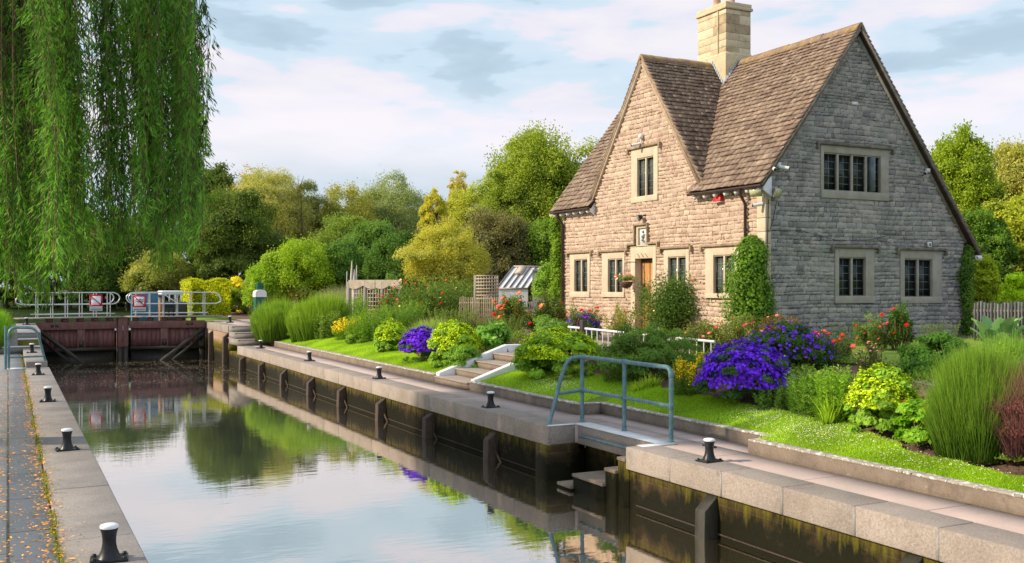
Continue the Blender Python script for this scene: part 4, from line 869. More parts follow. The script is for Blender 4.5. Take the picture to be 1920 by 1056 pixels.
b = B(); box(b, CX0 - .06, CX1 + .06, CY0 - .06, CY1 + .06, 7.8, 9.18); hexa(b, [(CX0 - .06, CY0 - .06, 9.18), (CX1 + .06, CY0 - .06, 9.18), (CX1 + .06, CY1 + .06, 9.18), (CX0 - .06, CY1 + .06, 9.18), (CX0, CY0, 9.27), (CX1, CY0, 9.27), (CX1, CY1, 9.27), (CX0, CY1, 9.27)]); build(b, 'chimney_base', M['chimney'], CH, bevel=.01)
b = B(); box(b, CX0 - .05, CX1 + .05, CY0 - .05, CY1 + .05, 10.55, 10.64); box(b, CX0 - .02, CX1 + .02, CY0 - .02, CY1 + .02, 10.64, 10.76); build(b, 'chimney_cap', M['chimney'], CH, bevel=.015)
b = B(); tube(b, [(CX0 - .01, CY0 + .36, 8.0), (CX0 - .01, CY0 + .36, 10.54)], .03, 6); build(b, 'flue_rib', M['chimney'], CH)
for y in (CY0 + .35, CY1 - .35): b = B(); lathe(b, ((CX0 + CX1) / 2, y, 10.76), [(.15, 0), (.15, .05), (.12, .08), (.11, .4), (.13, .42), (.13, .46), (.1, .46)], 16); build(b, 'chimney_pot', mat('clay_pot', [(.2, (.45, .30, .2)), (.8, (.6, .45, .33))], 5), CH, smooth=True)
b = B()
for k in range(9):
    z = RZ - .75 + k * .09; x = RX - (RZ - z) / SM; box(b, x - .06, x + .09, CY0 - .085, CY0 - .062, z + .01, z + .16)
    y = FGY - hv(z); box(b, CX0 - .085, CX0 - .062, y - .07, y + .08, z + .01, z + .16)
build(b, 'lead_flashing', M['lead'], HS)

# ---- fittings fixed to the cottage (things of their own)
def camera_unit(label, p, dirv, bracket):
    p = np.array(p, float); d = np.array(dirv, float); d /= np.linalg.norm(d); t = thing('security_camera', label, 'security camera', tuple(p))
    b = B(); tube(b, [p - d * .12, p + d * .12], [.045, .045], 10); build(b, 'housing', M['white'], t, smooth=True); b = B(); tube(b, [p + d * .12, p + d * .14], [.042, .03], 10); build(b, 'lens', M['black'], t)
    b = B(); tube(b, [p - d * .08, p - d * .08 + np.array(bracket) * .5 + np.array((0, 0, -.06)), p - d * .08 + np.array(bracket)], .014, 6); build(b, 'bracket', M['black'], t)
    return t
p = np.array(on_y(1458, 312, CY - .22)); camera_unit('white camera beside the pair at the top left corner of the gable', on_y(1452, 317, CY - .25), (-.6, -1, -.3), (0, .22, 0))
camera_unit('dark-fronted camera beside the white box at the top left of the gable', on_y(1470, 314, CY - .22), (.8, -.8, -.25), (0, .2, 0))
b = B(); p = on_y(1460, 309, CY - .12); box(b, p[0] - .06, p[0] + .06, CY - .14, CY - .02, p[2] - .06, p[2] + .06); simple('junction_box', 'small white box above the two cameras on the gable', 'junction box', b, M['white'], p)
camera_unit('white camera near the right rake of the gable', on_y(1735, 325, CY - .2), (-.9, -.7, -.2), (.0, .18, 0)); 
b = B(); p = on_y(1738, 320, CY - .05); box(b, p[0] - .05, p[0] + .05, CY - .12, CY - .03, p[2] - .05, p[2] + .05); simple('junction_box', 'white box behind the camera near the right rake', 'junction box', b, M['white'], p)
camera_unit('small camera with a hooked arm above the upper front window', on_x(1192, 271, FX - .22), (-1, .6, -.25), (.22, -.18, 0))
b = B(); p = on_x(1203, 256, FX - .06); box(b, FX - .14, FX - .03, p[1] - .05, p[1] + .05, p[2] - .06, p[2] + .06); tube(b, [(FX - .08, p[1], p[2] - .06), (FX - .1, p[1], p[2] - .26)], .014, 6); simple('junction_box', 'white box at the head of the hooked camera arm', 'junction box', b, M['white'], p)
camera_unit('white camera low under the eave at the front corner', on_x(1421, 384, FX - .15), (-1, .5, -.2), (.16, 0, 0))
def flood(label, c, w, h, face, m='lamp'):
    c = np.array(c, float); f = np.array(face, float); f /= np.linalg.norm(f); s = np.cross(f, (0, 0, 1)); s /= np.linalg.norm(s); u = np.cross(s, f)
    t = thing('floodlight', label, 'floodlight', tuple(c)); g = lambda a, e, d: c + s * a * w / 2 + u * e * h / 2 + f * d
    b = B(); hexa(b, [g(-.5, -.5, -.12), g(.5, -.5, -.12), g(1, -1, 0), g(-1, -1, 0), g(-.5, .5, -.12), g(.5, .5, -.12), g(1, 1, 0), g(-1, 1, 0)]); build(b, 'housing', M['grey'] if m == 'lamp' else M['black'], t, bevel=.006)
    b = B(); hexa(b, [g(-.92, -.88, -.002), g(.92, -.88, -.002), g(.92, -.88, .012), g(-.92, -.88, .012), g(-.92, .88, -.002), g(.92, .88, -.002), g(.92, .88, .012), g(-.92, .88, .012)]); build(b, 'glass', M[m], t)
    b = B(); tube(b, [g(0, 0, -.1), g(0, -.3, -.26)], .018, 6); build(b, 'bracket', M['black'], t); return t
flood('square floodlight on the gable just round the corner', on_y(1459, 362, CY - .26), .30, .26, (.35, -1, -.35))
flood('pale floodlight under the front eave beside the corner', on_x(1417, 362, FX - .28), .32, .2, (-.9, -.5, -.6))
flood('small black floodlight above the carved plaque', on_x(1197, 409, FX - .2), .22, .17, (-1, .4, -.6), 'came')
flood('pale floodlight under the left eave by the ivy', on_x(1037, 407, FX - .05), .3, .26, (-1, -.2, -.5))
p = on_x(1345, 372, FX - .1); t = thing('alarm_box', 'bright red alarm box under the front eave', 'alarm box', p); b = B(); hexa(b, [(FX - .14, p[1] - .15, p[2] - .09), (FX - .02, p[1] - .15, p[2] - .09), (FX - .02, p[1] + .15, p[2] - .09), (FX - .14, p[1] + .15, p[2] - .09), (FX - .10, p[1] - .13, p[2] + .09), (FX - .02, p[1] - .13, p[2] + .09), (FX - .02, p[1] + .13, p[2] + .09), (FX - .10, p[1] + .13, p[2] + .09)]); build(b, 'cover', M['red'], t, bevel=.012)
b = B(); box(b, FX - .13, FX - .02, p[1] - .145, p[1] + .145, p[2] - .105, p[2] - .092); build(b, 'base', M['white'], t)
p = on_x(1365, 362, FX - .1); b = B(); box(b, FX - .1, FX - .02, p[1] - .1, p[1] + .1, p[2] - .05, p[2] + .05); simple('bulkhead_box', 'small pale box right of the red alarm box', 'junction box', b, M['palewood'], p)
p = on_y(1603, 194, CY - .05); b = B(); box(b, p[0] - .1, p[0] + .1, CY - .06, CY - .02, p[2] - .04, p[2] + .04); simple('wall_plate', 'tiny white plate high in the gable', 'plate', b, M['white'], p)
p = on_y(1741, 459, CY - .05); t = thing('sensor_box', 'small white box with dark slot above the right gable window', 'sensor', p); b = B(); box(b, p[0] - .06, p[0] + .06, CY - .1, CY - .04, p[2] - .07, p[2] + .07); build(b, 'cover', M['white'], t); b = B(); box(b, p[0] - .025, p[0] + .025, CY - .105, CY - .095, p[2] - .03, p[2] + .04); build(b, 'slot', M['black'], t)
b = B(); pts = [on_y(a, c, CY - .045) for a, c in ((1441, 374), (1440, 420), (1438.5, 470), (1436.8, 560))]; tube(b, pts, .011, 5); pts = [on_y(a, c, CY - .045) for a, c in ((1457, 375), (1449, 415), (1444, 430))]; tube(b, pts, .008, 5)
pts = [on_y(a, c, CY - .05) for a, c in ((1438, 432), (1500, 432), (1530, 440), (1570, 451), (1620, 452), (1680, 438))]; tube(b, pts, .006, 5); simple('wall_cable', 'black cables running down and across the gable wall', 'cable', b, M['black'], (FX, CY, 4))
# hanging basket
p = np.array(on_x(1174, 530, FX - .35)); t = thing('hanging_basket', 'hanging basket of pink and white flowers beside the door', 'hanging basket', tuple(p))
b = B(); lathe(b, tuple(p), [(.02, -.17), (.12, -.14), (.18, -.06), (.2, .02), (.17, .03), (0, .02)], 18); build(b, 'bowl', M['basket'], t, smooth=True)
b = B(); tube(b, [(FX, p[1], p[2] + .6), (FX - .35, p[1], p[2] + .6)], .012, 6)
for k in range(3): a = k * 2.1; tube(b, [(p[0] + .19 * math.cos(a), p[1] + .19 * math.sin(a), p[2]), (p[0], p[1], p[2] + .58)], .004, 4)
build(b, 'hanger', M['black'], t)
b = B(); blob(b, p + (0, 0, .08), (.24, .24, .16), 14, .09, 900, .045, low=-.2); build(b, 'foliage', M['leaf'], t, color=(.16, .22, .08)); BASKET = (t, p)
# ================================================================== PLANTS
def spot(px0, px1, yt, yb, back=.35):
    """stand of a plant whose foot is seen at yb: centre, radius across, height"""
    pc = (px0 + px1) / 2; x, y, z, d = on_g(pc, yb); w = (px1 - px0) * d / F; h = (yb - yt) * d / F
    n = math.hypot(x, y); k = back * w; x += x / n * k; y += y / n * k; z = float(gz(x, y))
    return x, y, z, w / 2 * (1 + k / d), h * (1 + k / d) - (z - (H - (yb - 537) / F * d)) * .6, d
BL = {}
def bloom_mesh(kind):
    if kind in BL: return BL[kind]
    r = random.Random(4); b = B()
    for ring, (n, el, L, W) in enumerate(((6, .25, 1, .85), (6, .75, .9, .75), (4, 1.2, .75, .6))):
        for k in range(n):
            a = 2 * PI * k / n + ring * .5; D = np.array([[math.cos(a) * math.cos(el), math.sin(a) * math.cos(el), math.sin(el)]]); N = np.array([[-math.cos(a) * math.sin(el), -math.sin(a) * math.sin(el), math.cos(el)]])
            leaves(b, np.zeros((1, 3)), D, L, W, np.array([.3 + .2 * ring + r.random() * .2]), N=N, fold=.5)
    me = build(b, 'bloom', M['petal']); m = me.data; bpy.data.objects.remove(me); BL[kind] = m; return m
def bloom(parent, p, r, col):
    o = bpy.data.objects.new('bloom', bloom_mesh('rose')); link(o, parent); g = ORG[parent.name]
    o.location = tuple(np.array(p) - np.array(g)); o.scale = (r, r, r); o.rotation_euler = (RNG.uniform(.2, 1.1), RNG.uniform(-.5, .5), RNG.uniform(0, 6.28)); 
    # turn most blooms to face the towpath
    o.rotation_euler = (RNG.uniform(-.6, .6), RNG.uniform(-1.1, -.3), RNG.uniform(-.3, .9)); o.color = (*col, 1); return o
def stems(t, c, rx, h, n, m='twig', r=.008, up=.8):
    b = B()
    for k in range(n):
        a = RNG.uniform(0, 6.28); q = RNG.random() ** .5; p0 = np.array((c[0] + .15 * rx * math.cos(a), c[1] + .15 * rx * math.sin(a), c[2] - .03)); p1 = np.array((c[0] + rx * q * math.cos(a), c[1] + rx * q * math.sin(a), c[2] + h * up * RNG.uniform(.6, 1.1)))
        m1 = (p0 * .45 + p1 * .55) + RNG.normal(0, .04, 3) * h; m1[2] += h * .05; tube(b, [p0, m1, p1], [r, r * .8, r * .4], 5, cap=False)
    return build(b, 'stem', M[m], t)
def bush(name, label, cat, px, col, L=.05, n=6000, ncl=40, rcf=.28, W=None, flowers=None, blooms=None, fill=.25, tb=.25, group=None, back=.35, low=-.1, depth=1., dark=None, hz=1.):
    x, y, z, rx, h, d = spot(*px, back=back); t = thing(name, label, cat, (x, y, z), group)
    r3 = (rx * .9, rx * .9 * depth, h * .68); c = (x, y, z + h * .27)
    b = B(); cc = blob(b, c, r3, ncl, min(rx, h) * rcf, n, L, W, low=-.38, fill=fill, tbias=tb); build(b, 'foliage', M['leaf'], t, color=col)
    stems(t, (x, y, z), rx * .45, h, 7, up=.6)
    if flowers:
        fc, fn, fs, fz = flowers; fn = int(fn * 1.5); e = unit(fn); e[:, 2] = np.abs(e[:, 2]); e = e[e[:, 2] * .68 + .27 > fz * .95]; fn = len(e)
        P = np.array(c) + e * np.array(r3) * (1.02 + .13 * np.sin(e[:, 0] * 9 + e[:, 1] * 7) * np.sin(e[:, 2] * 8 + e[:, 0] * 5) + RNG.normal(0, .035, fn))[:, None]; keep = np.sin(e[:, 0] * 11 + 3) * np.sin(e[:, 1] * 13 + e[:, 2] * 9) + RNG.normal(0, .5, fn) > -.45; P = P[keep]; m = len(P)
        b = B()
        for k in range(5):          # five petals to a flower
            a = 2 * PI * k / 5; out = P - np.array(c); out /= np.linalg.norm(out, axis=1)[:, None]; out[:, 2] += .3; out += RNG.normal(0, .25, (m, 3)) if k == 0 else 0
            if k == 0: O1 = out / np.linalg.norm(out, axis=1)[:, None]; A = np.cross(O1, (0, .1, 1.)); A /= np.linalg.norm(A, axis=1)[:, None]; Bv = np.cross(O1, A); tt = RNG.random(m)
            D = A * math.cos(a) + Bv * math.sin(a) + O1 * .25; leaves(b, P, D, fs, fs * .8, tt, N=O1)
        o = build(b, 'flowers', M['petal'], t, color=fc); stuff(o)
    if blooms:
        for (bc, bn, br) in blooms:
            for k in range(bn):
                e = unit(1)[0]; e = np.array((-abs(e[0]) * .9, -abs(e[1]) * .8 if RNG.random() < .7 else e[1], abs(e[2]) * .9 + .05)); e /= np.linalg.norm(e); bloom(t, np.array(c) + e * np.array(r3) * RNG.uniform(.95, 1.15), br * RNG.uniform(.8, 1.2), bc)
    return t, (x, y, z, rx, h)
def rose(name, label, px, col, blooms, n=3500, L=.05, cat='rose bush', ncl=34, rcf=.22, group=None, back=.3):
    """open, twiggy rose bush: leaf sprays at the ends of arching canes, blooms at the tips"""
    x, y, z, rx, h, d = spot(*px, back=back); t = thing(name, label, cat, (x, y, z), group); b = B(); tips = []; sb = B()
    for k in range(ncl):
        a = RNG.uniform(0, 6.28); q = RNG.random() ** .6; top = np.array((x + rx * q * math.cos(a), y + rx * q * .9 * math.sin(a), z + h * RNG.uniform(.3, 1.0) * (1 - .25 * q))); p0 = np.array((x + .1 * math.cos(a), y + .1 * math.sin(a), z - .03))
        mid = p0 * .5 + top * .5 + np.array((.1 * math.cos(a), .1 * math.sin(a), .12)) * h; tube(sb, [p0, mid, top], [.009, .007, .004], 5, cap=False); tips.append(top)
    tips = np.array(tips); i = RNG.integers(0, ncl, n); s = RNG.random(n)[:, None] ** .5; base = tips * .5 + np.array((x, y, 0)) * .5; base[:, 2] = z + h * .08; P = base[i] * (1 - s) * .75 + tips[i] * (1 - (1 - s) * .75) + RNG.normal(0, 1, (n, 3)) * min(rx, h) * rcf * .42
    P[:, 2] = np.maximum(P[:, 2], z + .02); N = unit(n) + np.array((0, 0, .8)); D = np.cross(N, unit(n)); ct = RNG.random(ncl)
    leaves(b, P, D, L * RNG.uniform(.6, 1.3, n), L * .62, np.clip(.1 + .45 * ct[i] + .4 * RNG.random(n), 0, 1), N=N); build(b, 'foliage', M['leaf'], t, color=col); build(sb, 'cane', M['twig'], t)
    for (bc, bn, br) in blooms:
        for k in range(bn):
            q = tips[RNG.integers(0, ncl)] + RNG.normal(0, .05, 3); q = q + (np.array((x, y, q[2])) - q) * 0 + np.array((-.12, -.08, .06)) * RNG.random(); bloom(t, q, br * RNG.uniform(.75, 1.2), bc)
    return t
def tuft(name, label, cat, px, col, n=9000, w=.010, lean=.6, spread=.45, flower=None, back=.35, depth=.9, hh=None):
    x, y, z, rx, h, d = spot(*px, back=back); t = thing(name, label, cat, (x, y, z)); h = hh or h; b = B()
    K = 9 if n > 5000 else 3; tips = []
    for q in range(K):
        an = 2 * PI * q / (K - 1) + RNG.uniform(-.3, .3); rr_ = 0 if q == K - 1 else .48; sx, sy = x + rr_ * rx * math.cos(an), y + rr_ * rx * depth * math.sin(an); hq = h * (RNG.uniform(.86, .94) if rr_ == 0 else RNG.uniform(.62, .9))
        tips.append(blades(b, (sx, sy, z), rx * (.62 if K > 3 else .8), rx * depth * .62, n // K, hq, w, lean, spread * .8, t0=.1 + .15 * RNG.random(), t1=.75 + .2 * RNG.random(), zf=lambda X, Y: gz(X, Y) - .02))
        blades(b, (sx, sy, z), rx * .55, rx * depth * .5, n // K // 4, hq * .7, w * 1.2, lean * 1.5, spread, t0=0, t1=.35, zf=lambda X, Y: gz(X, Y) - .02)
    m_ = n // 12; st_ = blades(b, (x, y, z), rx * 1.04, rx * depth, m_, h * 1.0, w * .8, lean * 2.2, spread, t0=.5, t1=1, zf=lambda X, Y: gz(X, Y) - .02); tip = np.concatenate(tips + [st_])
    if n > 20000: blob(b, (x, y, z + h * .25), (rx * .85, rx * depth * .85, h * .5), 60, min(rx, h) * .2, n // 2, .07, .012, low=-.3, droop=-1.2, tbias=.3)
    build(b, 'foliage', M['leaf'], t, color=col)
    if flower:
        fc, fn, fs = flower; i = RNG.integers(0, len(tip), fn); b = B(); D = unit(fn) * .4; D[:, 2] = 1
        leaves(b, tip[i] - (0, 0, fs), D, fs * 2.2, fs * .8, RNG.random(fn)); o = build(b, 'flower_heads', M['petal'], t, color=fc); stuff(o)
    return t
def upright(name, label, cat, px, col, ns=30, L=.09, W=.02, per=50, flower=None, back=.3, hj=.3, droop=.3):
    """leafy upright stems; flower = (colour, share of the stem, size)"""
    x, y, z, rx, h, d = spot(*px, back=back); t = thing(name, label, cat, (x, y, z)); b = B(); sb = B(); fb = B()
    for k in range(ns):
        a = RNG.uniform(0, 6.28); q = RNG.random() ** .5; p0 = np.array((x + rx * .75 * q * math.cos(a), y + rx * .75 * q * math.sin(a), 0)); p0[2] = gz(p0[0], p0[1]) - .02; hk = h * (1 - hj * RNG.random())
        p1 = p0 + np.array((rx * .25 * q * math.cos(a) + RNG.normal(0, .04), rx * .25 * q * math.sin(a) + RNG.normal(0, .04), hk)); tube(sb, [p0, (p0 + p1) / 2 + RNG.normal(0, .01, 3), p1], [.006, .005, .003], 4, cap=False)
        s = RNG.uniform(.05, 1, per)[:, None]; P = p0 * (1 - s) + p1 * s; D = unit(per); D[:, 2] = .5 - droop * RNG.random(per); leaves(b, P, D, L * (1.15 - .6 * s[:, 0]) * RNG.uniform(.7, 1.2, per), W * (1.1 - .5 * s[:, 0]), np.clip(.2 + .5 * s[:, 0] * RNG.random(per) + .2 * RNG.random(per), 0, 1))
        if flower and RNG.random() < flower[3]:
            m = 46; s = 1 - flower[1] * RNG.random(m)[:, None]; P = p0 * (1 - s) + p1 * s; D = unit(m); D[:, 2] = D[:, 2] * .4 + .3; P = P + D * .02; leaves(fb, P, D, flower[2], flower[2] * .8, RNG.random(m))
    build(b, 'foliage', M['leaf'], t, color=col); build(sb, 'stem', M['leaf'], t, color=tuple(c * .7 for c in col))
    if flower: o = build(fb, 'flowers', M['petal'], t, color=flower[0]); stuff(o)
    return t
LIME = (.36, .44, .02); GRN = (.09, .19, .02); DKG = (.045, .10, .02); MIDG = (.12, .23, .03); LAVG = (.14, .25, .04)
def alchemilla(label, px, n=9000, fl=3800, fs=.022, **k):
    return bush('ladys_mantle', label, 'plant', px, (.15, .28, .03), L=.065, n=n, ncl=80, rcf=.18, W=.07, flowers=((.37, .53, .02), int(fl * 1.3), fs * .8, .42), **k)
def geranium(label, px, n=8000, fl=3000, fs=.026, fz=.3, **k):
    return bush('purple_geranium', label, 'flowering plant', px, (.05, .12, .025), L=.05, n=int(n * 1.3), ncl=110, rcf=.15, flowers=((.15, .035, .68), fl, fs, fz), **k)
# nearest bed, right of the handrail
geranium('largest dome of violet-blue geranium spilling over the turf', (1306, 1484, 655, 770), n=12000, fl=4300, fs=.03, fz=.2)
geranium('leafy blue-purple geranium behind the big violet dome', (1385, 1570, 612, 700), n=13000, fl=480, fs=.032)
alchemilla('lime-flowered lady\'s mantle mound nearest the tall lavender', (1584, 1725, 700, 822), n=13000, fl=5200, fs=.024)
bush('cranesbill', 'low bright green leafy mound right of the lime lady\'s mantle', 'plant', (1680, 1768, 745, 838), (.13, .28, .02), L=.06, n=6000, ncl=30, rcf=.3, W=.045, blooms=[((.5, .10, .02), 4, .02)])
alchemilla('wide lime-yellow lady\'s mantle left of the handrail', (958, 1138, 628, 716), n=15000, fl=7500, fs=.03, depth=.8)
bush('periwinkle', 'large dark green leafy shrub behind the handrail', 'shrub', (1112, 1322, 618, 718), (.085, .17, .03), L=.075, n=19000, ncl=110, rcf=.17, W=.022)
upright('yellow_loosestrife', 'yellow-spiked loosestrife beside the violet geranium dome', 'flowering plant', (1258, 1330, 668, 748), (.12, .22, .03), ns=46, per=46, flower=((.80, .62, .02), .45, .028, .75))
upright('willowherb', 'pale green feathery stems right of the violet geranium dome', 'plant', (1478, 1560, 690, 785), (.16, .30, .04), ns=60, L=.10, W=.018, per=60)
upright('day_lily', 'tall light green leafy stems left of the lime lady\'s mantle', 'plant', (1530, 1602, 690, 800), (.17, .32, .03), ns=40, L=.12, W=.022, per=50)
tuft('day_lily_leaves', 'arching strap leaves at the edge of the bed under the loosestrife', 'plant', (1180, 1245, 700, 740), (.24, .34, .03), n=160, w=.03, lean=1.4, spread=.25)
tuft('day_lily_leaves', 'arching strap leaves below the tall light green stems', 'plant', (1530, 1590, 735, 806), (.24, .38, .03), n=180, w=.03, lean=1.4, spread=.25)
tuft('lavender_bush', 'big tall green lavender bush at the right edge of the bed', 'lavender', (1748, 1925, 655, 872), (.085, .17, .02), n=44000, w=.010, lean=1.0, back=.5, spread=.78)
tuft('lavender_bush', 'green lavender spreading behind the big tall lavender', 'lavender', (1770, 2010, 640, 790), (.10, .20, .03), n=34000, w=.011, lean=1.0, back=.5, spread=.8)
t = tuft('heather_shrub', 'twiggy purple-brown shrub at the right edge of the picture', 'shrub', (1856, 2040, 680, 872), (.16, .085, .09), n=12000, w=.008, lean=2.2, spread=.5)
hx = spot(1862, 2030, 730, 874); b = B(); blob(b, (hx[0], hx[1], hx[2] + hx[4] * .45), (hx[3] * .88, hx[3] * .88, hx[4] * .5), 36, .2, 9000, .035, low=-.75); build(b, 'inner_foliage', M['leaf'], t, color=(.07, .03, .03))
bush('choisya', 'rounded mid green shrub left of the tall lavender', 'shrub', (1692, 1830, 630, 712), (.09, .21, .03), L=.085, n=13000, ncl=50, rcf=.26, W=.028)
# artichoke
x, y, z, rx, h, d = spot(1812, 1930, 585, 690); t = thing('artichoke_plant', 'silvery artichoke with great arching leaves by the picket fence', 'plant', (x, y, z)); b = B()
for k in range(26):
    a = RNG.uniform(0, 6.28); el = RNG.uniform(.5, 1.3); L = rx * RNG.uniform(.9, 1.35); s = np.linspace(0, 1, 14)
    X = x + np.cos(a) * L * s * math.cos(el * .6); Y = y + np.sin(a) * L * s * math.cos(el * .6); Z = z + h * 1.25 * math.sin(el) * (s - .42 * s * s) * 1.25; side = np.array((-math.sin(a), math.cos(a), 0)); w = .15 * np.sin(np.clip(s * 1.02, 0, 1) * PI) ** .7 * (1 + .35 * (np.arange(14) % 2)); C = np.stack([X, Y, Z], 1)
    V = np.stack([C - side * w[:, None] / 1.3 + (0, 0, .03), C, C + side * w[:, None] / 1.3 + (0, 0, .03)], 1).reshape(-1, 3); f = [(i * 3 + j, i * 3 + j + 1, i * 3 + j + 4, i * 3 + j + 3) for i in range(13) for j in range(2)]; b.add(V, f, float(RNG.uniform(.3, .9)))
build(b, 'leaf_rosette', M['leaf'], t, color=(.16, .30, .13)); stems(t, (x, y, z), rx * .2, h, 3, r=.02)
PK = (.75, .16, .20); RD = (.62, .015, .02); OR = (.70, .17, .06); PC = (.80, .36, .22); CR = (.8, .72, .5); MG = (.55, .02, .15)
rose('rose_bush', 'sparse pale pink rose on bare stems in front of the cottage lawn', (1600, 1668, 640, 712), (.10, .14, .04), [((.75, .5, .52), 34, .022)], n=900, ncl=22)
rose('rose_bush', 'taller rose with red heads against the gable wall', (1600, 1680, 583, 660), (.10, .17, .04), [(PK, 9, .04), (RD, 4, .05)], n=3800)
rose('rose_bush', 'upright dark green rose with scarlet blooms under the right gable window', (1658, 1712, 552, 660), (.05, .12, .02), [(RD, 5, .055), (OR, 4, .04)], n=5500, ncl=30)
rose('rose_bush', 'peach and orange roses rising behind the leafy purple geranium', (1490, 1600, 612, 690), (.09, .14, .035), [(PC, 4, .085), (OR, 6, .07)], n=2600)
rose('rose_bush', 'single coral rose low beside the gable wall lawn', (1560, 1602, 625, 680), (.10, .14, .04), [(OR, 3, .06)], n=900, ncl=12)
rose('rose_bush', 'pink roses at the foot of the ivy by the cottage corner', (1345, 1445, 585, 660), (.11, .15, .04), [(PK, 16, .04), ((.8, .5, .45), 5, .05)], n=4200)
rose('rose_bush', 'large dark leafy rose bush right of the cottage door', (1195, 1345, 505, 635), (.06, .125, .025), [(PC, 3, .07), (OR, 4, .06), (CR, 5, .03)], n=15000, ncl=70, L=.07, rcf=.34)
rose('rose_bush', 'light green rose stems just in front of the cottage doorway', (1130, 1200, 555, 640), (.17, .21, .05), [(RD, 2, .04), ((.85, .4, .3), 4, .04)], n=2600)
rose('rose_bush', 'bright red roses below the leftmost cottage window', (1045, 1135, 560, 640), (.11, .15, .04), [(RD, 12, .06), (MG, 5, .06)], n=3400)
rose('rose_bush', 'coral and salmon rose beside the greenhouse', (925, 1000, 545, 625), (.09, .15, .03), [(OR, 8, .09), (PK, 6, .09), (PC, 3, .1), (RD, 2, .08)], n=5200, L=.07)
rose('rose_bush', 'rose bush with one large peach bloom at the cottage left corner', (985, 1065, 545, 640), (.07, .11, .03), [(PC, 2, .11), (RD, 4, .06)], n=6500, L=.07)
rose('climbing_rose', 'thin climbing rose with red blooms over the leftmost window', (1088, 1128, 495, 600), (.10, .13, .04), [(RD, 5, .055)], n=500, ncl=10, back=2.)
rose('rose_bush', 'sprawling rose hedge with scattered red blooms behind the lavender', (735, 905, 512, 612), (.085, .15, .03), [(RD, 16, .08), (CR, 12, .06), (OR, 8, .07)], n=17000, ncl=90, L=.08, rcf=.34)
rose('rose_bush', 'deep red roses massed beside the pergola trellis', (700, 770, 530, 610), (.08, .14, .03), [(RD, 34, .07), (MG, 3, .07), (PK, 2, .07)], n=4200, L=.07)
bush('cistus', 'low mid green shrub left of the white fence', 'shrub', (990, 1080, 592, 645), (.10, .21, .04), L=.05, n=8000, ncl=40, W=.02)
geranium('small blue geranium behind the low white fence', (1055, 1130, 585, 640), n=5000, fl=420, fs=.04)
rose('peony', 'pink peony bloom at the right edge above the tall lavender', (1895, 1965, 640, 700), (.10, .2, .04), [((.75, .08, .25), 2, .07)], n=1500, ncl=8, cat='flower')
for k in range(16): a = RNG.uniform(0, 6.28); bloom(BASKET[0], BASKET[1] + (-.1 + .22 * math.cos(a), .24 * math.sin(a), .1 + .14 * RNG.random()), RNG.uniform(.028, .045), [(.75, .08, .15), (.85, .8, .82), (.8, .3, .4)][k % 3])
upright('sweet_william', 'mixed mid green stems between the periwinkle and the turf', 'plant', (1120, 1215, 672, 722), (.11, .20, .03), ns=50, L=.08, W=.02, per=40)
bush('low_shrub', 'small olive mound in front of the periwinkle shrub', 'plant', (1040, 1120, 690, 722), (.13, .20, .03), L=.04, n=4000, ncl=30)
upright('sweet_william', 'dark green leafy stems at the foot of the big violet dome', 'plant', (1410, 1490, 725, 778), (.09, .18, .03), ns=40, L=.08, W=.02, per=40)
rose('rose_bush', 'leafy rose filling the bed between the ivy and the white fence', (1270, 1370, 600, 668), (.12, .16, .04), [((.8, .42, .42), 5, .05), (OR, 2, .05)], n=6000, ncl=40)
rose('rose_bush', 'bronze-leaved rose under the gable corner by the ivy', (1420, 1500, 580, 655), (.14, .11, .05), [(PC, 3, .05)], n=3000, ncl=26)
upright('mixed_perennials', 'straggly green stems against the gable wall base', 'plant', (1560, 1640, 600, 652), (.12, .19, .05), ns=40, L=.06, W=.015, per=30)
upright('mixed_perennials', 'thin green growth at the wall foot right of the scarlet rose', 'plant', (1712, 1800, 598, 650), (.12, .19, .05), ns=50, L=.06, W=.015, per=30)
bush('box_shrub', 'green bush between the coral rose and the white fence end', 'shrub', (1000, 1075, 575, 622), (.09, .16, .03), L=.05, n=6000, ncl=36)
upright('delphinium', 'tall soft green stems between the rose hedge and the lime mounds', 'plant', (800, 900, 575, 625), (.14, .22, .05), ns=90, L=.09, W=.025, per=40)
upright('mixed_perennials', 'green filler stems behind the hosta-like clump', 'plant', (880, 990, 590, 632), (.13, .20, .05), ns=80, L=.08, W=.02, per=36)
bush('low_shrub', 'bright green mound at the turf edge below the tall stems', 'plant', (640, 710, 622, 650), (.14, .24, .03), L=.06, n=5000, ncl=30)
upright('mixed_perennials', 'pale stems left of the yellow flower patch', 'plant', (585, 640, 585, 640), (.16, .26, .05), ns=60, L=.12, W=.04, per=36)
# bed between the two flights of steps
t, g_ = bush('foxglove_leaves', 'hosta-like clump of big upright leaves by the white-sided steps', 'plant', (888, 960, 602, 662), (.13, .28, .05), L=.22, n=900, ncl=26, rcf=.35, W=.09, back=.2)
bush('ground_ivy', 'low spreading green cover left of the white-sided steps', 'shrub', (830, 905, 650, 694), (.11, .23, .03), L=.05, n=7000, ncl=40, back=.1)
alchemilla('lime-yellow lady\'s mantle left of the white-sided steps', (800, 905, 608, 690), n=11000, fl=5200, fs=.032)
geranium('violet geranium mound between two lime lady\'s mantles', (748, 838, 618, 682), n=8000, fl=3600, fs=.036, fz=.35)
alchemilla('smaller lime lady\'s mantle left of the violet geranium', (700, 768, 603, 664), n=9000, fl=2200, fs=.03)
tuft('lavender_bush', 'grey-green lavender behind the violet geranium mound', 'lavender', (752, 850, 594, 655), (.17, .26, .07), n=8000, w=.014)
upright('michaelmas_daisy', 'tall fresh green leafy stems between yellow and lime flowers', 'plant', (640, 740, 575, 645), (.14, .27, .03), ns=110, L=.10, W=.03, per=50)
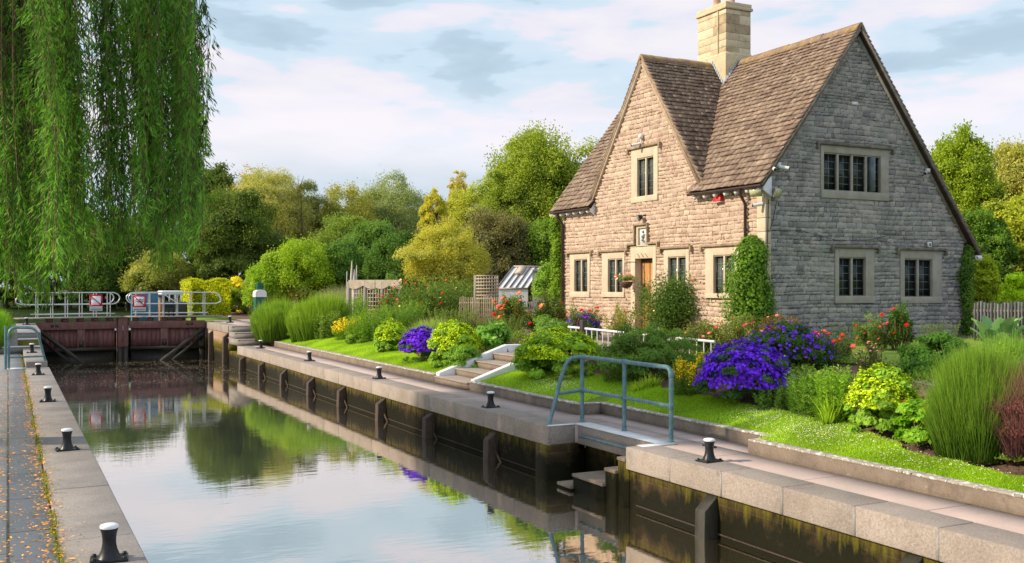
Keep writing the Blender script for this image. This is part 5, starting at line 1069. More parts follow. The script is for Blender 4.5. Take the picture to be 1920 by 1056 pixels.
upright('golden_loosestrife', 'patch of golden yellow flowers among the green stems', 'flowering plant', (622, 682, 594, 640), (.14, .26, .03), ns=60, per=60, L=.08, W=.03, flower=((.80, .66, .03), .4, .035, .9))
upright('phlox', 'tall green phlox stems right of the twin lavender mounds', 'plant', (595, 700, 555, 625), (.15, .28, .04), ns=110, L=.12, W=.035, per=50)
upright('phlox', 'green leafy stems in front of the red roses', 'plant', (690, 800, 565, 625), (.13, .25, .04), ns=110, L=.11, W=.03, per=46)
tuft('lavender_bush', 'right-hand of the twin big green lavender mounds', 'lavender', (540, 652, 550, 640), (.13, .23, .025), n=24000, w=.02, lean=.7, spread=.72)
tuft('lavender_bush', 'left-hand of the twin big green lavender mounds', 'lavender', (473, 572, 552, 632), (.12, .22, .025), n=22000, w=.02, lean=.7, spread=.72)
tuft('russian_sage', 'silvery feathery clump before the pergola trellis', 'plant', (590, 700, 528, 590), (.22, .28, .15), n=9000, w=.014, lean=.8)
bush('senecio', 'yellow-flowered shrub behind the twin lavender mounds', 'shrub', (495, 640, 520, 590), (.17, .24, .05), L=.10, n=10000, ncl=50, flowers=((.75, .58, .05), 1500, .06, .5))
tuft('lavender_bush', 'green lavender at the left edge beyond the grab rails', 'lavender', (-60, 20, 568, 655), (.15, .30, .03), n=12000, w=.016, back=.2)

# low leafy cover filling the beds
n = 60000; y = 5 + 34 * RNG.random(n) ** 1.25; x = edge(y) + .38 + 3.2 * RNG.random(n) ** 1.3; keep = (np.sin(x * 2.9 + np.sin(y * 1.3) * 2) + np.sin(y * 2.3 + x) + RNG.normal(0, .5, n) > -.15) & ~((y > 19.6) & (y < 22.4)) & (x < 14.5)
x, y = x[keep], y[keep]; n = len(x); hh = .05 + .16 * (np.sin(x * 5 + y * 3.1) * .5 + .5) * RNG.random(n); D = unit(n); D[:, 2] = np.abs(D[:, 2]) * .8
b = B(); leaves(b, np.stack([x, y, gz(x, y) + hh], 1), D, RNG.uniform(.04, .10, n), RNG.uniform(.015, .04, n), np.clip(RNG.random(n) * .6 + hh * 2, 0, 1)); o = build(b, 'ground_cover', M['leaf'], color=(.10, .18, .025)); stuff(o); tag(o, 'low mixed greenery and weeds filling the flower beds', 'ground cover')
n = 9000; y = 6 + 32 * RNG.random(n) ** 1.3; x = edge(y) + RNG.uniform(-.06, 4, n); D = unit(n); D[:, 2] *= .3
b = B(); leaves(b, np.stack([x, y, gz(x, y) + .03], 1), D, RNG.uniform(.02, .06, n), .03, RNG.random(n), N=D + (0, 0, 1.)); o = build(b, 'bark_chips', M['petal'], color=(.16, .085, .055)); stuff(o); tag(o, 'brown bark chips and clods on the bare soil', 'bark chips')
# ------------------------------------------------------------------ garden structures
p0 = on_d(654, 526, 40); p1 = on_d(754, 526, 39); tzp = p0[2]
t = thing('garden_screen', 'cream trellis screen with scalloped top boards and grey posts', 'trellis', (p0[0], p0[1], .85))
def lerp(s): return np.array(p0) * (1 - s) + np.array(p1) * s
for k in range(2):
    s0, s1 = k * .5, k * .5 + .49; b = B(); n = 14; V = []
    for i in range(n + 1):
        q = i / n; c = lerp(s0 + (s1 - s0) * q); lowz = -.14 - .14 * abs(math.sin(q * PI * 1.5 + .6)); V += [(c[0], c[1] - .02, tzp + .02), (c[0], c[1] - .02, tzp + lowz - .06)]
    V = np.array(V); f = [(2 * i, 2 * i + 1, 2 * i + 3, 2 * i + 2) for i in range(n)]; b.add(V, f); b.add(V + (0, .05, 0), f); b.add(np.vstack([V[::2], V[::2] + (0, .05, 0)]), [(i, i + 1, n + 2 + i, n + 1 + i) for i in range(n)]); build(b, 'scalloped_board', M['palewood'], t)
for s in (.02, .33, .65, .98): c = lerp(s); b = B(); box(b, c[0] - .06, c[0] + .06, c[1] + .04, c[1] + .16, .8, tzp - .05); build(b, 'post', M['plank'], t)
for s0, s1 in ((.02, .33), (.33, .65), (.65, .98)):
    b = B()
    for s in np.linspace(s0 + .04, s1 - .02, 6): c = lerp(s); box(b, c[0] - .015, c[0] + .015, c[1] + .07, c[1] + .09, 1.0, tzp - .2)
    for z in np.arange(1.05, tzp - .25, .16): beam(b, tuple(lerp(s0)[:2] + (0, .1)) + (z,), tuple(lerp(s1)[:2] + (0, .1)) + (z,), .02, .03)
    build(b, 'lattice', M['palewood'], t)
def lattice(name, label, px0, px1, py0, py1, d, nx, nz):
    a = np.array(on_d(px0, py0, d)); c = np.array(on_d(px1, py1, d)); t = thing(name, label, 'trellis', (a[0], a[1], c[2])); b = B()
    for s in np.linspace(0, 1, nx): q = a * (1 - s) + c * s; box(b, q[0] - .02, q[0] + .02, q[1] - .012, q[1] + .012, c[2], a[2])
    for z in np.linspace(c[2], a[2], nz): beam(b, (a[0], a[1] - .02, z), (c[0], c[1] - .02, z), .02, .04)
    build(b, 'lattice', M['palewood'], t)
    for q in (a, c): b = B(); box(b, q[0] - .04, q[0] + .04, q[1] + .0, q[1] + .08, float(gz(q[0], q[1])), a[2] + .02); build(b, 'post', M['plank'], t)
lattice('garden_trellis', 'square cream lattice panel left of the greenhouse roof', 892, 933, 517, 560, 34.5, 9, 8)
def picket(name, label, px0, px1, py0, py1, d0, d1, m, n, w, pointed=False):
    a = np.array(on_d(px0, py0, d0)); c = np.array(on_d(px1, py0, d1)); t = thing(name, label, 'fence', tuple(a[:2]) + (float(gz(a[0], a[1])),)); zt = (a[2] + c[2]) / 2; r = random.Random(8)
    for k, s in enumerate(np.linspace(0, 1, n)):
        q = a * (1 - s) + c * s; g = float(gz(q[0], q[1])); b = B(); z = zt + r.uniform(-.03, .03); beam(b, (q[0], q[1], g), (q[0] + r.uniform(-.01, .01), q[1], z), w, .02, r.random(), up=(0, 1, 0))
        if pointed: V = [(q[0] - w / 2, q[1] - .01, z), (q[0] + w / 2, q[1] - .01, z), (q[0], q[1] - .01, z + .06)]; b.add(V, [(0, 1, 2)])
        build(b, 'picket', m, t)
    for z in (zt - .2, zt - .8): b = B(); beam(b, (a[0], a[1] + .03, z), (c[0], c[1] + .03, z), .03, .06); build(b, 'rail', m, t)
picket('cane_fence', 'thin upright cane fence below the lattice trellis', 862, 935, 557, 612, 34, 33.5, M['cane'], 22, .022)
picket('cane_fence', 'greyer cane fence in front of the greenhouse', 935, 1004, 566, 625, 33, 33, M['greywood'], 20, .022)
picket('picket_fence', 'dark weathered picket fence at the right of the cottage', 1828, 1990, 568, 625, 24.5, 23.5, M['greywood'], 26, .07, True)
# low white fence with dark posts
def yy(px, py, z): return on_z(px, py, z)
a = np.array(on_d(1066, 613, 24.5)); c = np.array(on_d(1340, 641, 20.2)); t = thing('white_fence', 'low white metal fence between dark square posts', 'fence', (a[0], a[1], .8))
b = B(); tube(b, [a, c], .03, 6); build(b, 'rail', M['white'], t, smooth=True)
for s in np.linspace(.02, .98, 24): q = a * (1 - s) + c * s; b = B(); tube(b, [q, (q[0], q[1], float(gz(q[0], q[1])))], .013, 5); build(b, 'baluster', M['white'], t)
for px in (1098, 1237):
    s = (px - 1066) / 274; q = a * (1 - s) + c * s; b = B(); box(b, q[0] - .07, q[0] + .07, q[1] - .09, q[1] + .05, .7, q[2] + .2); build(b, 'post', M['pipe'], t, bevel=.01)
# greenhouse
A = lambda px, py, d: np.array(on_d(px, py, d))
q = [A(932, 541, 36), A(990, 541, 36), A(1016, 502, 38), A(963, 501, 38)]
t = thing('greenhouse', 'small greenhouse with whitewashed sloping glass roof', 'greenhouse', (q[0][0], q[0][1], .9)); b = B(); b.add(q, [(0, 1, 2, 3)]); b.add(np.array(q) - (0, 0, .03), [(0, 1, 2, 3)]); build(b, 'roof_glass', M['greenglass'], t); b = B()
for s in np.linspace(0, 1, 6): beam(b, q[0] * (1 - s) + q[1] * s + (0, 0, .02), q[3] * (1 - s) + q[2] * s + (0, 0, .02), .05, .04)
build(b, 'glazing_bar', M['grey'], t); b = B(); beam(b, q[3] + (0, 0, .03), q[2] + (0, 0, .03), .09, .07); beam(b, q[0], q[1], .06, .06); build(b, 'ridge_board', M['palewood'], t)
b = B(); m_ = lambda s, u: (q[0] * (1 - s) + q[1] * s) * (1 - u) + (q[3] * (1 - s) + q[2] * s) * u + np.array((0, 0, .05)); hexa(b, [m_(.25, .6), m_(.5, .6), m_(.5, .95), m_(.25, .95), m_(.25, .6) + (0, 0, .06), m_(.5, .6) + (0, 0, .06), m_(.5, .95) + (0, 0, .06), m_(.25, .95) + (0, 0, .06)]); build(b, 'roof_vent', M['palewood'], t)
b = B(); g0 = A(998, 508, 36.6); g1 = A(1020, 508, 37.2); z0 = .9; b.add([g0, g1, (g1[0], g1[1], z0), (g0[0], g0[1], z0)], [(0, 1, 2, 3)]); q0 = q[0]; q1 = q[1]; b.add([q0, q1, (q1[0], q1[1], z0), (q0[0], q0[1], z0)], [(0, 1, 2, 3)]); b.add([q0, q[3], (q[3][0], q[3][1], z0), (q0[0], q0[1], z0)], [(0, 1, 2, 3)]); build(b, 'glass_wall', M['greenglass'], t)
b = B(); beam(b, g0, g1, .05, .12); build(b, 'eaves_board', M['lead'], t)
# bleached stump
t = thing('bleached_stump', 'jagged bleached dead trunk rising above the trellis screen', 'stump', tuple(A(662, 518, 44))[:2] + (.8,))
for px, py, w in ((659, 489, .06), (668, 497, .05), (664, 505, .10), (650, 509, .025)): 
    b = B(); q = A(px, py, 44); tube(b, [(q[0], q[1], .8), (q[0], q[1], q[2] - .7), (q[0] + RNG.normal(0, .04), q[1], q[2])], [w * 1.3, w, .02], 7); build(b, 'splinter', M['driftwood'], t)

# ------------------------------------------------------------------ ivy
def ivy(label, pts, half, col, n, name='ivy', L=.06, sp=.0):
    """climber on a wall: pts follow the stem, half-width per point"""
    t = thing(name, label, 'climbing plant', tuple(pts[0])); P = np.array(pts, float); h = np.array(half, float); s = RNG.random(n) ** .9 * (len(P) - 1); i = np.minimum(s.astype(int), len(P) - 2); f = (s - i)[:, None]
    c = P[i] * (1 - f) + P[i + 1] * f; hw = (h[i] * (1 - f[:, 0]) + h[i + 1] * f[:, 0]); e = unit(n); k = RNG.random(n) ** .4; kk = unit(40); j = (e @ kk.T + .25 * np.sin(c[:, 2:3] * 6 + np.arange(40)[None] * 1.7)).argmax(1); Q = c + e * (hw * k * (.62 + .68 * np.sin(j * 12.9 + np.floor(c[:, 2] * 4) * 7.7) ** 2) * np.where((j + np.floor(c[:, 2] * 3).astype(int)) % 9 == 0, 1.35, 1.))[:, None] * np.array((1, 1, .8)); N = e + .5 * unit(n) + np.array((0, 0, .3)); D = np.cross(N, unit(n)); D[:, 2] -= .5
    b = B(); leaves(b, Q, D, L * RNG.uniform(.6, 1.3, n), L * .8, np.clip(.2 + .45 * RNG.random(n) + .3 * np.sin(Q[:, 2] * 5 + Q[:, 1] * 7) * .5 + .1, 0, 1), N=N); build(b, 'foliage', M['leaf'], t, color=col)
    b = B(); tube(b, P, .03, 6); build(b, 'stem', M['bark'], t); return t
def fp(px, py, o=.25): return on_x(px, py, FX - o)
def gp(px, py, o=.15): return on_y(px, py, CY - o)
ivy('thick ivy bush climbing the near corner of the cottage', [fp(1402, 640, .35)[:2] + (ZG,), fp(1400, 575, .4), fp(1404, 520, .4), fp(1408, 470, .3), fp(1412, 448, .15)], [.62, .66, .5, .36, .12], (.08, .17, .018), 16000, L=.07)
ivy('lower ivy skirt wrapped round onto the gable corner', [gp(1440, 640)[:2] + (ZG,), gp(1438, 570), gp(1432, 530)], [.25, .2, .1], (.06, .14, .018), 3500, L=.06)
ivy('tall thin ivy beside the left downpipe of the cottage', [fp(1040, 600, .1)[:2] + (ZG,), fp(1046, 545, .1), fp(1046, 480, .1), fp(1042, 430, .1), fp(1040, 405, .05)], [.5, .3, .22, .2, .12], (.12, .22, .02), 8000, L=.07)
ivy('ivy climbing the far right end of the gable', [gp(1812, 640, .1)[:2] + (.8,), gp(1812, 580, .1), gp(1810, 520, .12), gp(1814, 480, .1), gp(1816, 460, .05)], [.22, .2, .26, .2, .06], (.06, .13, .02), 6000, L=.06)
ivy('vine over the end of the greenhouse roof', [tuple(A(1012, 550, 35.5)), tuple(A(1018, 525, 35.8)), tuple(A(1026, 500, 36.5))], [.35, .25, .3], (.14, .26, .03), 3000, L=.09)

# ================================================================== TREES
def tree(name, label, pc, w, top, d, col, n=16000, L=.16, ncl=46, rcf=.22, base=None, low=-.55, droop=0., W=None, trunk=.16, group='trees beyond the lock', fill=.25, barkm='bark', crown0=.12, shape=1., tb=.3):
    x, y, _ = on_d(pc, 537, d); z = float(gz(x, y)) if x > 9 else .7; zt = on_d(pc, top, d)[2]; r = w * d / F / 2; h = zt - z
    t = thing(name, label, 'tree', (x, y, z), group); n = int(n * 1.9); rcf *= 1.0; ncl = int(ncl * 1.7); b = B(); r3 = np.array((r * .86, r * .86, h * (1 - crown0) / 2 * .9)); c = np.array((x, y, zt - r3[2] * 1.08))
    blob(b, c, r3, ncl, min(r, h / 2) * rcf * 1.25, n, L, W, low=low * 1.4, fill=fill + .1, droop=droop, tbias=tb, rcz=.95, lobes=.24)
    m = int(n / 2.2)      # loose sprays that break the outline
    e = unit(m); e[:, 2] = np.abs(e[:, 2]) * 1.0 - .25; q = np.floor(RNG.random(m) * 110).astype(int); dirs = unit(110); dirs[:, 2] = np.abs(dirs[:, 2]) * 1.1 - .2; P = c + dirs[q] * r3 * (.86 + .34 * (RNG.random(110)[q]))[:, None] + RNG.normal(0, .085, (m, 3)) * r * (1 + .0)
    P[:, 2] += np.abs(RNG.normal(0, .10, m)) * r * (droop == 0); leaves(b, P, unit(m) + (0, 0, .4 - droop), L * .9, W or L * .5, np.clip(.35 + .5 * RNG.random(m), 0, 1)); build(b, 'crown', M['leaf'], t, color=col)
    b = B(); tube(b, [(x, y, z - .1), (x + .1, y, z + h * .3), (x, y + .1, z + h * .6), (x + .1, y, z + h * .85)], [trunk, trunk * .8, trunk * .5, trunk * .15], 8)
    for k in range(7):
        a = RNG.uniform(0, 6.28); s = RNG.uniform(.2, .65); p = np.array((x, y, z + h * s)); e_ = np.array((math.cos(a) * r * .75, math.sin(a) * r * .75, h * RNG.uniform(.1, .3))); tube(b, [p, p + e_ * .5 + (0, 0, .05 * h), p + e_], [trunk * .4, trunk * .25, .02], 5)
    build(b, 'trunk', M[barkm], t); return t
YG = (.26, .30, .04); OLV = (.20, .23, .05); BRT = (.16, .32, .02); DRK = (.045, .095, .02); GLD = (.36, .34, .04); SIL = (.17, .23, .09)
TR = [
 # label, pc, width, top, depth, colour, kwargs
 ('dark oak showing just right of the willow', 405, 100, 305, 82, (.07, .11, .025), dict(L=.22)),
 ('pale golden feathery willow left of centre', 500, 175, 318, 78, (.24, .27, .08), dict(n=26000, L=.22, W=.05, droop=.8, barkm='palewood', ncl=60)),
 ('thin pale birch top above the golden willow', 470, 60, 306, 84, (.30, .28, .14), dict(n=2500, L=.2, W=.08, ncl=20, trunk=.06)),
 ('rounded dark green tree above the yellow hedge', 440, 175, 368, 62, (.07, .115, .022), dict(n=26000, ncl=60, L=.16)),
 ('second pale golden tree beside the leaning dead stem', 560, 110, 352, 80, (.20, .24, .08), dict(n=16000, L=.2, W=.06, droop=.6)),
 ('olive green tree left of centre on the skyline', 645, 140, 355, 82, OLV, dict(L=.2, W=.08)),
 ('grey-green willow in the middle of the skyline', 735, 150, 338, 86, SIL, dict(L=.22, W=.06, n=22000)),
 ('lower mid green bushy tree in the middle distance', 650, 130, 410, 70, (.12, .19, .035), dict(L=.17)),
 ('broad green tree behind the bleached stump', 700, 130, 425, 60, (.08, .16, .03), dict(L=.16, n=20000)),
 ('golden weeping birch with hanging sprays', 815, 62, 352, 66, (.29, .31, .04), dict(L=.2, W=.06, droop=1.4, n=12000, barkm='palewood')),
 ('slender birch rising above the weeping birch', 862, 50, 317, 74, (.28, .28, .07), dict(L=.16, W=.08, n=6000, trunk=.08, barkm='palewood')),
 ('olive birch thicket between the birches and the big lime tree', 880, 110, 350, 72, (.24, .29, .05), dict(L=.18, W=.08)),
 ('big bright green tree behind the cottage eave', 1010, 215, 258, 62, (.17, .24, .03), dict(n=46000, ncl=90, L=.17)),
 ('second bright green crown left of the cottage', 960, 130, 330, 60, (.14, .21, .03), dict(n=20000, L=.16)),
 ('green tree filling in behind the ivy at the cottage left corner', 1030, 120, 410, 50, (.12, .21, .03), dict(n=20000, L=.13, crown0=.02)),
 ('shiny dark green shrub tree right of the bleached stump', 745, 120, 445, 52, (.06, .13, .025), dict(n=20000, L=.13, crown0=.02)),
 ('tall green shrub behind the bleached stump', 655, 110, 460, 54, (.07, .15, .03), dict(n=16000, L=.13, crown0=.02)),
 ('reddish brown leaved thicket beside the greenhouse', 925, 150, 398, 50, (.12, .13, .055), dict(n=26000, L=.13, crown0=.02)),
 ('rounded golden shrub behind the rose hedge', 838, 152, 424, 44, (.25, .28, .05), dict(n=30000, ncl=80, L=.085, crown0=.02, rcf=.2)),
 ('fresh green maple behind the pump cabinet', 560, 150, 462, 53, (.16, .26, .02), dict(n=20000, L=.13, crown0=.02)),
 ('low green bush left of the fresh green maple', 500, 90, 500, 52, (.16, .27, .025), dict(n=10000, L=.12, crown0=.02)),
 ('yellow-tinged tree right of the gable roof', 1798, 150, 250, 44, (.15, .23, .02), dict(n=30000, ncl=70, L=.14)),
 ('dark green tree below the yellow-tinged crown', 1840, 110, 400, 38, (.07, .15, .02), dict(n=20000, L=.12, crown0=.02)),
 ('golden ash at the far right edge', 1912, 150, 262, 56, (.22, .25, .06), dict(n=24000, L=.16)),
 ('olive tree low at the right edge behind the fence', 1925, 150, 370, 40, (.22, .28, .03), dict(n=22000, L=.13, crown0=.02)),
 ('bright lime shrub behind the picket fence', 1915, 75, 518, 30, (.26, .40, .02), dict(n=9000, L=.09, crown0=.02)),
 ('yellow-green shrub at the end of the gable', 1840, 60, 480, 32, (.20, .28, .02), dict(n=9000, L=.09, crown0=.02)),
 ('dark tree seen through the willow at the left', 240, 200, 420, 66, (.07, .12, .025), dict(n=22000, L=.18)),
 ('mid green tree seen through the willow curtain', 130, 200, 400, 70, (.08, .15, .03), dict(n=20000, L=.18)),
 ('tree at the far left behind the willow', 10, 220, 380, 72, (.07, .13, .03), dict(n=20000, L=.18)),
 ('olive bush on the bank behind the gate signs', 300, 120, 480, 62, (.17, .21, .05), dict(n=14000, L=.15, crown0=.02)),
 ('dark bush on the bank behind the left gate rails', 190, 130, 490, 64, (.05, .10, .02), dict(n=14000, L=.15, crown0=.02)),
]
for lb, pc, w, top, d, col, kw in TR: tree('broadleaf_tree' if kw.get('crown0', 1) > .05 else 'garden_shrub', lb, pc, w, top, d, col, **kw)
# dead leaning stem
b = B(); q = A(566, 420, 76); e = A(558, 330, 76); tube(b, [(q[0], q[1], .7), q, q * .5 + e * .5 + (.1, 0, 0), e], [.08, .06, .04, .01], 6); t = thing('dead_tree', 'bare leaning dead stem above the skyline trees', 'tree', (q[0], q[1], .7)); build(b, 'trunk', M['bark'], t)
b = B(); tube(b, [q * .3 + e * .7, q * .1 + e * .9 + (.45, 0, .4)], [.05, .01], 5); build(b, 'branch', M['bark'], t)
# woodland mass behind and below
def mass(name, label, x0, x1, d, top, col, n, L=.22):
    b = B(); N_ = 60
    for k in range(N_):
        pc = x0 + (x1 - x0) * (k + .5) / N_; x, y, _ = on_d(pc, 537, d + RNG.uniform(-3, 3)); zt = on_d(pc, top + RNG.uniform(-14, 14), d)[2]; r = (x1 - x0) / N_ * d / F * RNG.uniform(1.0, 1.7)
        blob(b, (x, y, .6 + zt * .45), (r, r * 1.2, zt * .5), 9, r * .5, n // N_, L, low=-1, fill=.2)
    o = build(b, name, M['leaf'], color=col); stuff(o); tag(o, label, 'undergrowth')
mass('undergrowth', 'dense green thicket along the foot of the far trees', 330, 1070, 66, 470, (.07, .13, .025), 60000)
mass('woodland_understorey', 'shadowy undergrowth on the bank behind the gate', -150, 420, 72, 480, (.04, .075, .015), 40000)
mass('woodland', 'far belt of trees with haze in the leaf colour closing the horizon', -400, 1100, 100, 400, (.15, .20, .07), 60000, .3)  # haze of distance is put into the leaf colour
mass('right_thicket', 'dark leafy thicket behind the picket fence', 1780, 2300, 36, 470, (.05, .10, .015), 30000, .14)
mass('rear_thicket', 'leafy growth behind the cottage', 1000, 1900, 60, 440, (.07, .13, .03), 20000, .22)
mass('distant_wood', 'yellow-green tree belt paled by haze in its leaf colour along the skyline left of the cottage', 360, 1040, 92, 392, (.22, .27, .08), 90000, .24)  # lighter leaf colour stands in for haze over the far trees
# yellow hedge
t = thing('clipped_hedge', 'boxy bright yellow-green clipped hedge behind the gate rail end', 'hedge', tuple(A(345, 590, 55))[:2] + (.7,)); q0, q1 = A(347, 528, 55), A(432, 528, 54); n = 26000; b = B(); s = RNG.random(n); P = q0 * (1 - s)[:, None] + q1 * s[:, None]; f = RNG.integers(0, 3, n)
P[:, 1] += np.where(f == 0, RNG.normal(0, .05, n), RNG.uniform(0, 1.4, n)); P[:, 2] = np.where(f == 1, q0[2] + RNG.normal(0, .05, n) + .08 * np.sin(P[:, 0] * 5), RNG.uniform(.65, q0[2], n)); P[:, 0] = np.where(f == 2, q0[0] + RNG.normal(0, .06, n), P[:, 0]); N = unit(n) * .7; N[:, 1] -= (f == 0); N[:, 2] += (f == 1); N[:, 0] -= (f == 2)
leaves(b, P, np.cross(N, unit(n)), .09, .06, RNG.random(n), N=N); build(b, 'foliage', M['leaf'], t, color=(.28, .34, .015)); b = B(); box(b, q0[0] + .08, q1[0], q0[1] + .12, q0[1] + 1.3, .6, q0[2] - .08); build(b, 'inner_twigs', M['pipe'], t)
bush('golden_shrub', 'loose yellow-green shrub right of the clipped hedge', 'shrub', (425, 490, 510, 588), (.36, .38, .02), L=.12, n=9000, ncl=40)
bush('golden_shrub', 'darker loose shrub behind the cut log', 'shrub', (405, 480, 530, 590), (.14, .22, .02), L=.12, n=9000, ncl=40, back=.9)

# ------------------------------------------------------------------ weeping willow
wt = thing('weeping_willow', 'weeping willow trailing long leafy curtains over the left towpath', 'tree', (-3.2, 17.5, 0)); lb_ = B(); tb_ = B(); r = RNG
def strand(x, y, zt, zb, tint, dens=1., Lf=.135, s0=0.):
    L = zt - zb; n = int(L / .019 * dens * (1 - s0)); 
    if n < 4: return
    s = s0 + (1 - s0) * r.random(n); ph = r.uniform(0, 6.28); bow = -.30 * (1 - s) ** 2 + .07 * np.sin(s * 3.1 + y * 3); wob = bow + .05 * np.sin(s * L * 1.3 + ph) + .02 * np.sin(s * L * 4 + ph * 2)
    cx = x + wob + .03 * s * L * math.cos(ph); cy = y + .05 * np.cos(s * L * 1.1 + ph) + .03 * s * L * math.sin(ph); P = np.stack([cx, cy, zt - s * L], 1)
    # short side twigs gather the leaves in sprays
    k = np.floor(s * L / .22).astype(int); off = r.normal(0, 1, (k.max() + 2, 3)) * np.array((.085, .085, .05)); u = r.random(n)[:, None]; P = P + off[k] * u
    D = unit(n) * .62; D[:, 2] = -.75 - .3 * r.random(n); D += off[k] * 4
    leaves(lb_, P, D, Lf * r.uniform(.6, 1.25, n), .021 * r.uniform(.7, 1.2, n), np.clip(tint + .4 * r.random(n) - .15 + .2 * (s > .9) + .12 * np.sin(k * 2.3 + ph), 0, 1))
    q = np.linspace(0, 1, 8); tube(tb_, np.stack([x - .30 * (1 - q) ** 2 + .07 * np.sin(q * 3.1 + y * 3) + .05 * np.sin(q * L * 1.3 + ph) + .03 * q * L * math.cos(ph), y + .05 * np.cos(q * L * 1.1 + ph) + .03 * q * L * math.sin(ph), zt - q * L], 1), .005, 3, cap=False)
def curtain(px0, px1, d0, d1, zt, pyb, n, tint, spread=14, core=None, jag=30, dens=1., bare=0.):
    """px0..px1 span seen from the towpath, hung between depths d0 and d1, lower ends at pyb"""
    ng = max(4, n // (3 if n > 100 else 5)); GD = r.uniform(d0, d1, ng); GP = r.uniform(px0, px1, ng) if core is None else r.normal(core[0], core[1], ng); GL = np.abs(r.normal(0, jag * .9, ng))
    for k in range(n):
        q_ = r.integers(0, ng); d = GD[q_] + r.normal(0, .15); px = GP[q_] + r.normal(0, 5.5); px = min(max(px, px0), px1)
        x, y, _ = on_d(px, 537, d); yb = pyb(px) if callable(pyb) else pyb; zb = on_d(px, yb - GL[q_] - abs(r.normal(0, jag * .6)) - (r.random() < .25) * r.uniform(0, 170), d)[2]
        strand(x, y, zt + r.uniform(-1.2, .3), zb, np.clip(tint + r.normal(0, .12), 0, 1), dens, s0=(r.uniform(.3, .75) if bare and px < 105 and r.random() < bare + .3 else 0))
lowl = lambda p: np.interp(p, [-200, 60, 100, 130, 160, 180], [575, 585, 585, 560, 500, 470])
curtain(-160, 160, 13.5, 16, 7.9, lowl, 105, .5, jag=45, dens=.9, bare=.5)
curtain(-160, 152, 16, 20, 8.4, lambda p: lowl(p) - 10, 250, .0, jag=40)  # rear strands tinted darker: depth shade put into the leaf colour
curtain(85, 164, 13, 15, 7.8, lambda p: np.interp(p, [60, 180], [565, 470]), 55, .6, jag=40)
for (c, s, lo, n, tt) in ((203, 8, 505, 20, .45), (228, 7, 475, 14, .3), (262, 7, 470, 18, .6), (292, 9, 500, 24, .5), (322, 11, 510, 34, .45), (352, 9, 480, 34, .5), (362, 6, 460, 14, .35)):
    curtain(c - 2.2 * s, min(c + 2.2 * s, 378), 14, 17.5, 8.2, lo, n, tt, core=(c, s), jag=26)
curtain(200, 380, 15, 18, 8.4, lambda p: 440, 40, .1, jag=60)
for k in range(16): px = r.uniform(346, 376); x, y, _ = on_d(px - 10 + 0, 537, 16); strand(x, y, 8.0 - (px - 346) * .06, on_d(px, r.uniform(330, 470), 16)[2], .4)
curtain(-60, 110, 17, 20, 8.4, lambda p: 540, 120, -.1, jag=60)
build(lb_, 'trailing_foliage', M['leaf'], wt, color=(.066, .17, .024)); build(tb_, 'trailing_twigs', M['twig'], wt)
b = B(); blob(b, (-1.2, 17, 9.6), (4.6, 3.6, 2.2), 90, .8, 40000, .12, .02, low=-.9, fill=.5, droop=1.); build(b, 'crown', M['leaf'], wt, color=(.085, .20, .03))
b = B(); tube(b, [(-3.2, 17.5, -.1), (-3.15, 17.5, 1.5), (-3.3, 17.4, 4), (-2.9, 17.4, 6.5), (-2.4, 17.2, 9)], [.55, .42, .38, .3, .15], 12)
for e in ((1.6, 16, 9.2), (.5, 17.5, 9.5), (-.5, 14.5, 9), (2.3, 17, 8.9), (-.9, 19, 9.4)): m1 = np.array((-1.4, 17, 8.3)) * .5 + np.array(e) * .5 + (0, 0, .8); tube(b, [(-3.0, 17.4, 5.5), m1, e], [.2, .12, .03], 7)
for px in (25, 60, 95): d = 19.5; p = on_d(px, 537, d); tube(b, [(p[0] - .5, p[1], 8.6), (p[0], p[1], 6), (p[0] - .15, p[1], 3.2)], [.12, .09, .03], 6)
build(b, 'trunk', M['bark'], wt)

# ================================================================== LIGHT, SKY, CAMERA
SUN_EL = math.radians(30); ang = math.radians(17); sv = np.array((-math.cos(SUN_EL) * math.cos(ang), math.cos(SUN_EL) * math.sin(ang), math.sin(SUN_EL)))
from mathutils import Vector
L_ = bpy.data.lights.new('sun', 'SUN'); L_.energy = 5.2; L_.angle = math.radians(1.2); L_.color = (1, .83, .62); so = bpy.data.objects.new('sun', L_); COL.objects.link(so); so.rotation_euler = Vector(sv).to_track_quat('Z', 'Y').to_euler()
w = bpy.data.worlds.new('World'); scene.world = w; w.use_nodes = True; nt = w.node_tree; bg = nt.nodes['Background']; STR = .12
sk = nt.nodes.new('ShaderNodeTexSky'); sk.sky_type = 'NISHITA'; sk.sun_disc = False; sk.sun_elevation = SUN_EL; sk.sun_rotation = math.atan2(sv[0], sv[1]) % (2 * PI)
g = nt.nodes.new('ShaderNodeTexCoord'); sp = nt.nodes.new('ShaderNodeSeparateXYZ'); nt.links.new(g.outputs['Generated'], sp.inputs[0])
mp = nt.nodes.new('ShaderNodeMapping'); mp.inputs['Scale'].default_value = (1, 1, 3.6); nt.links.new(g.outputs['Generated'], mp.inputs[0])
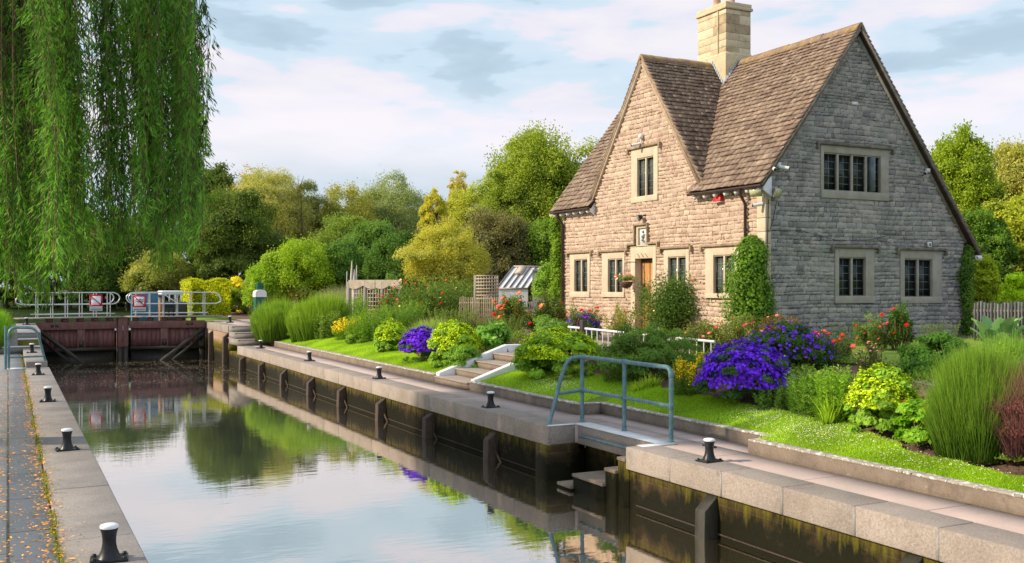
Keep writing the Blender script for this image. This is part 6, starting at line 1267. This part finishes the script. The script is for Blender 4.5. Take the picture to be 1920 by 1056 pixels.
n1 = noise(nt, mp.outputs[0], 4.6, 5, .5, .1); mp2 = nt.nodes.new('ShaderNodeMapping'); mp2.inputs['Scale'].default_value = (1, 1, 4.5); mp2.inputs['Location'].default_value = (3.1, 1.7, .4); nt.links.new(g.outputs['Generated'], mp2.inputs[0])
n2 = noise(nt, mp2.outputs[0], 3.4, 6, .5, .2)
el = mth(nt, 'ADD', sp.outputs['Z'], mth(nt, 'MULTIPLY', mth(nt, 'SUBTRACT', n2, .5), .10))
band = ramp(nt, mth(nt, 'MULTIPLY', el, 2.5, True), [(0, (.50, .62, .70)), (.17, (.47, .61, .72)), (.25, (.62, .71, .80)), (.33, (.92, .89, .95)), (.43, (.90, .87, .94)), (.50, (.55, .68, .76)), (.64, (.50, .65, .76)), (.8, (.62, .76, .86)), (1, (.60, .74, .86))])
cl = ramp(nt, n1, [(.40, (.46, .60, .72)), (.455, (.52, .67, .79)), (.475, (.63, .78, .92)), (.525, (.70, .82, .93)), (.55, (.88, .84, .93)), (.62, (.97, .90, .93))])
c = mix(nt, ramp(nt, sp.outputs['Z'], [(.13, (.15, .15, .15)), (.2, (.85, .85, .85))]), band, cl)
c2 = nt.nodes.new('ShaderNodeVectorMath'); c2.operation = 'SCALE'; nt.links.new(c, c2.inputs[0]); c2.inputs['Scale'].default_value = 1.08 / STR; c2 = c2.outputs[0]
nt.nodes[-1]
fin = mix(nt, .92, sk.outputs[0], c2)
nt.links.new(fin, bg.inputs[0]); bg.inputs[1].default_value = STR
cam = bpy.data.cameras.new('camera'); co = bpy.data.objects.new('camera', cam); COL.objects.link(co); scene.camera = co
cam.sensor_width = 36; cam.lens = 36 * F / 1920; cam.clip_end = 4000; cam.clip_start = .1; cam.shift_y = 9 / 1920
co.location = (0, 0, H); co.rotation_euler = (PI / 2, 0, -YAW)
scene.view_settings.view_transform = 'Standard'; scene.view_settings.look = 'None'; scene.view_settings.exposure = 0
scene.render.engine = 'CYCLES'; scene.cycles.max_bounces = 6; scene.cycles.transparent_max_bounces = 4; scene.cycles.use_denoising = True
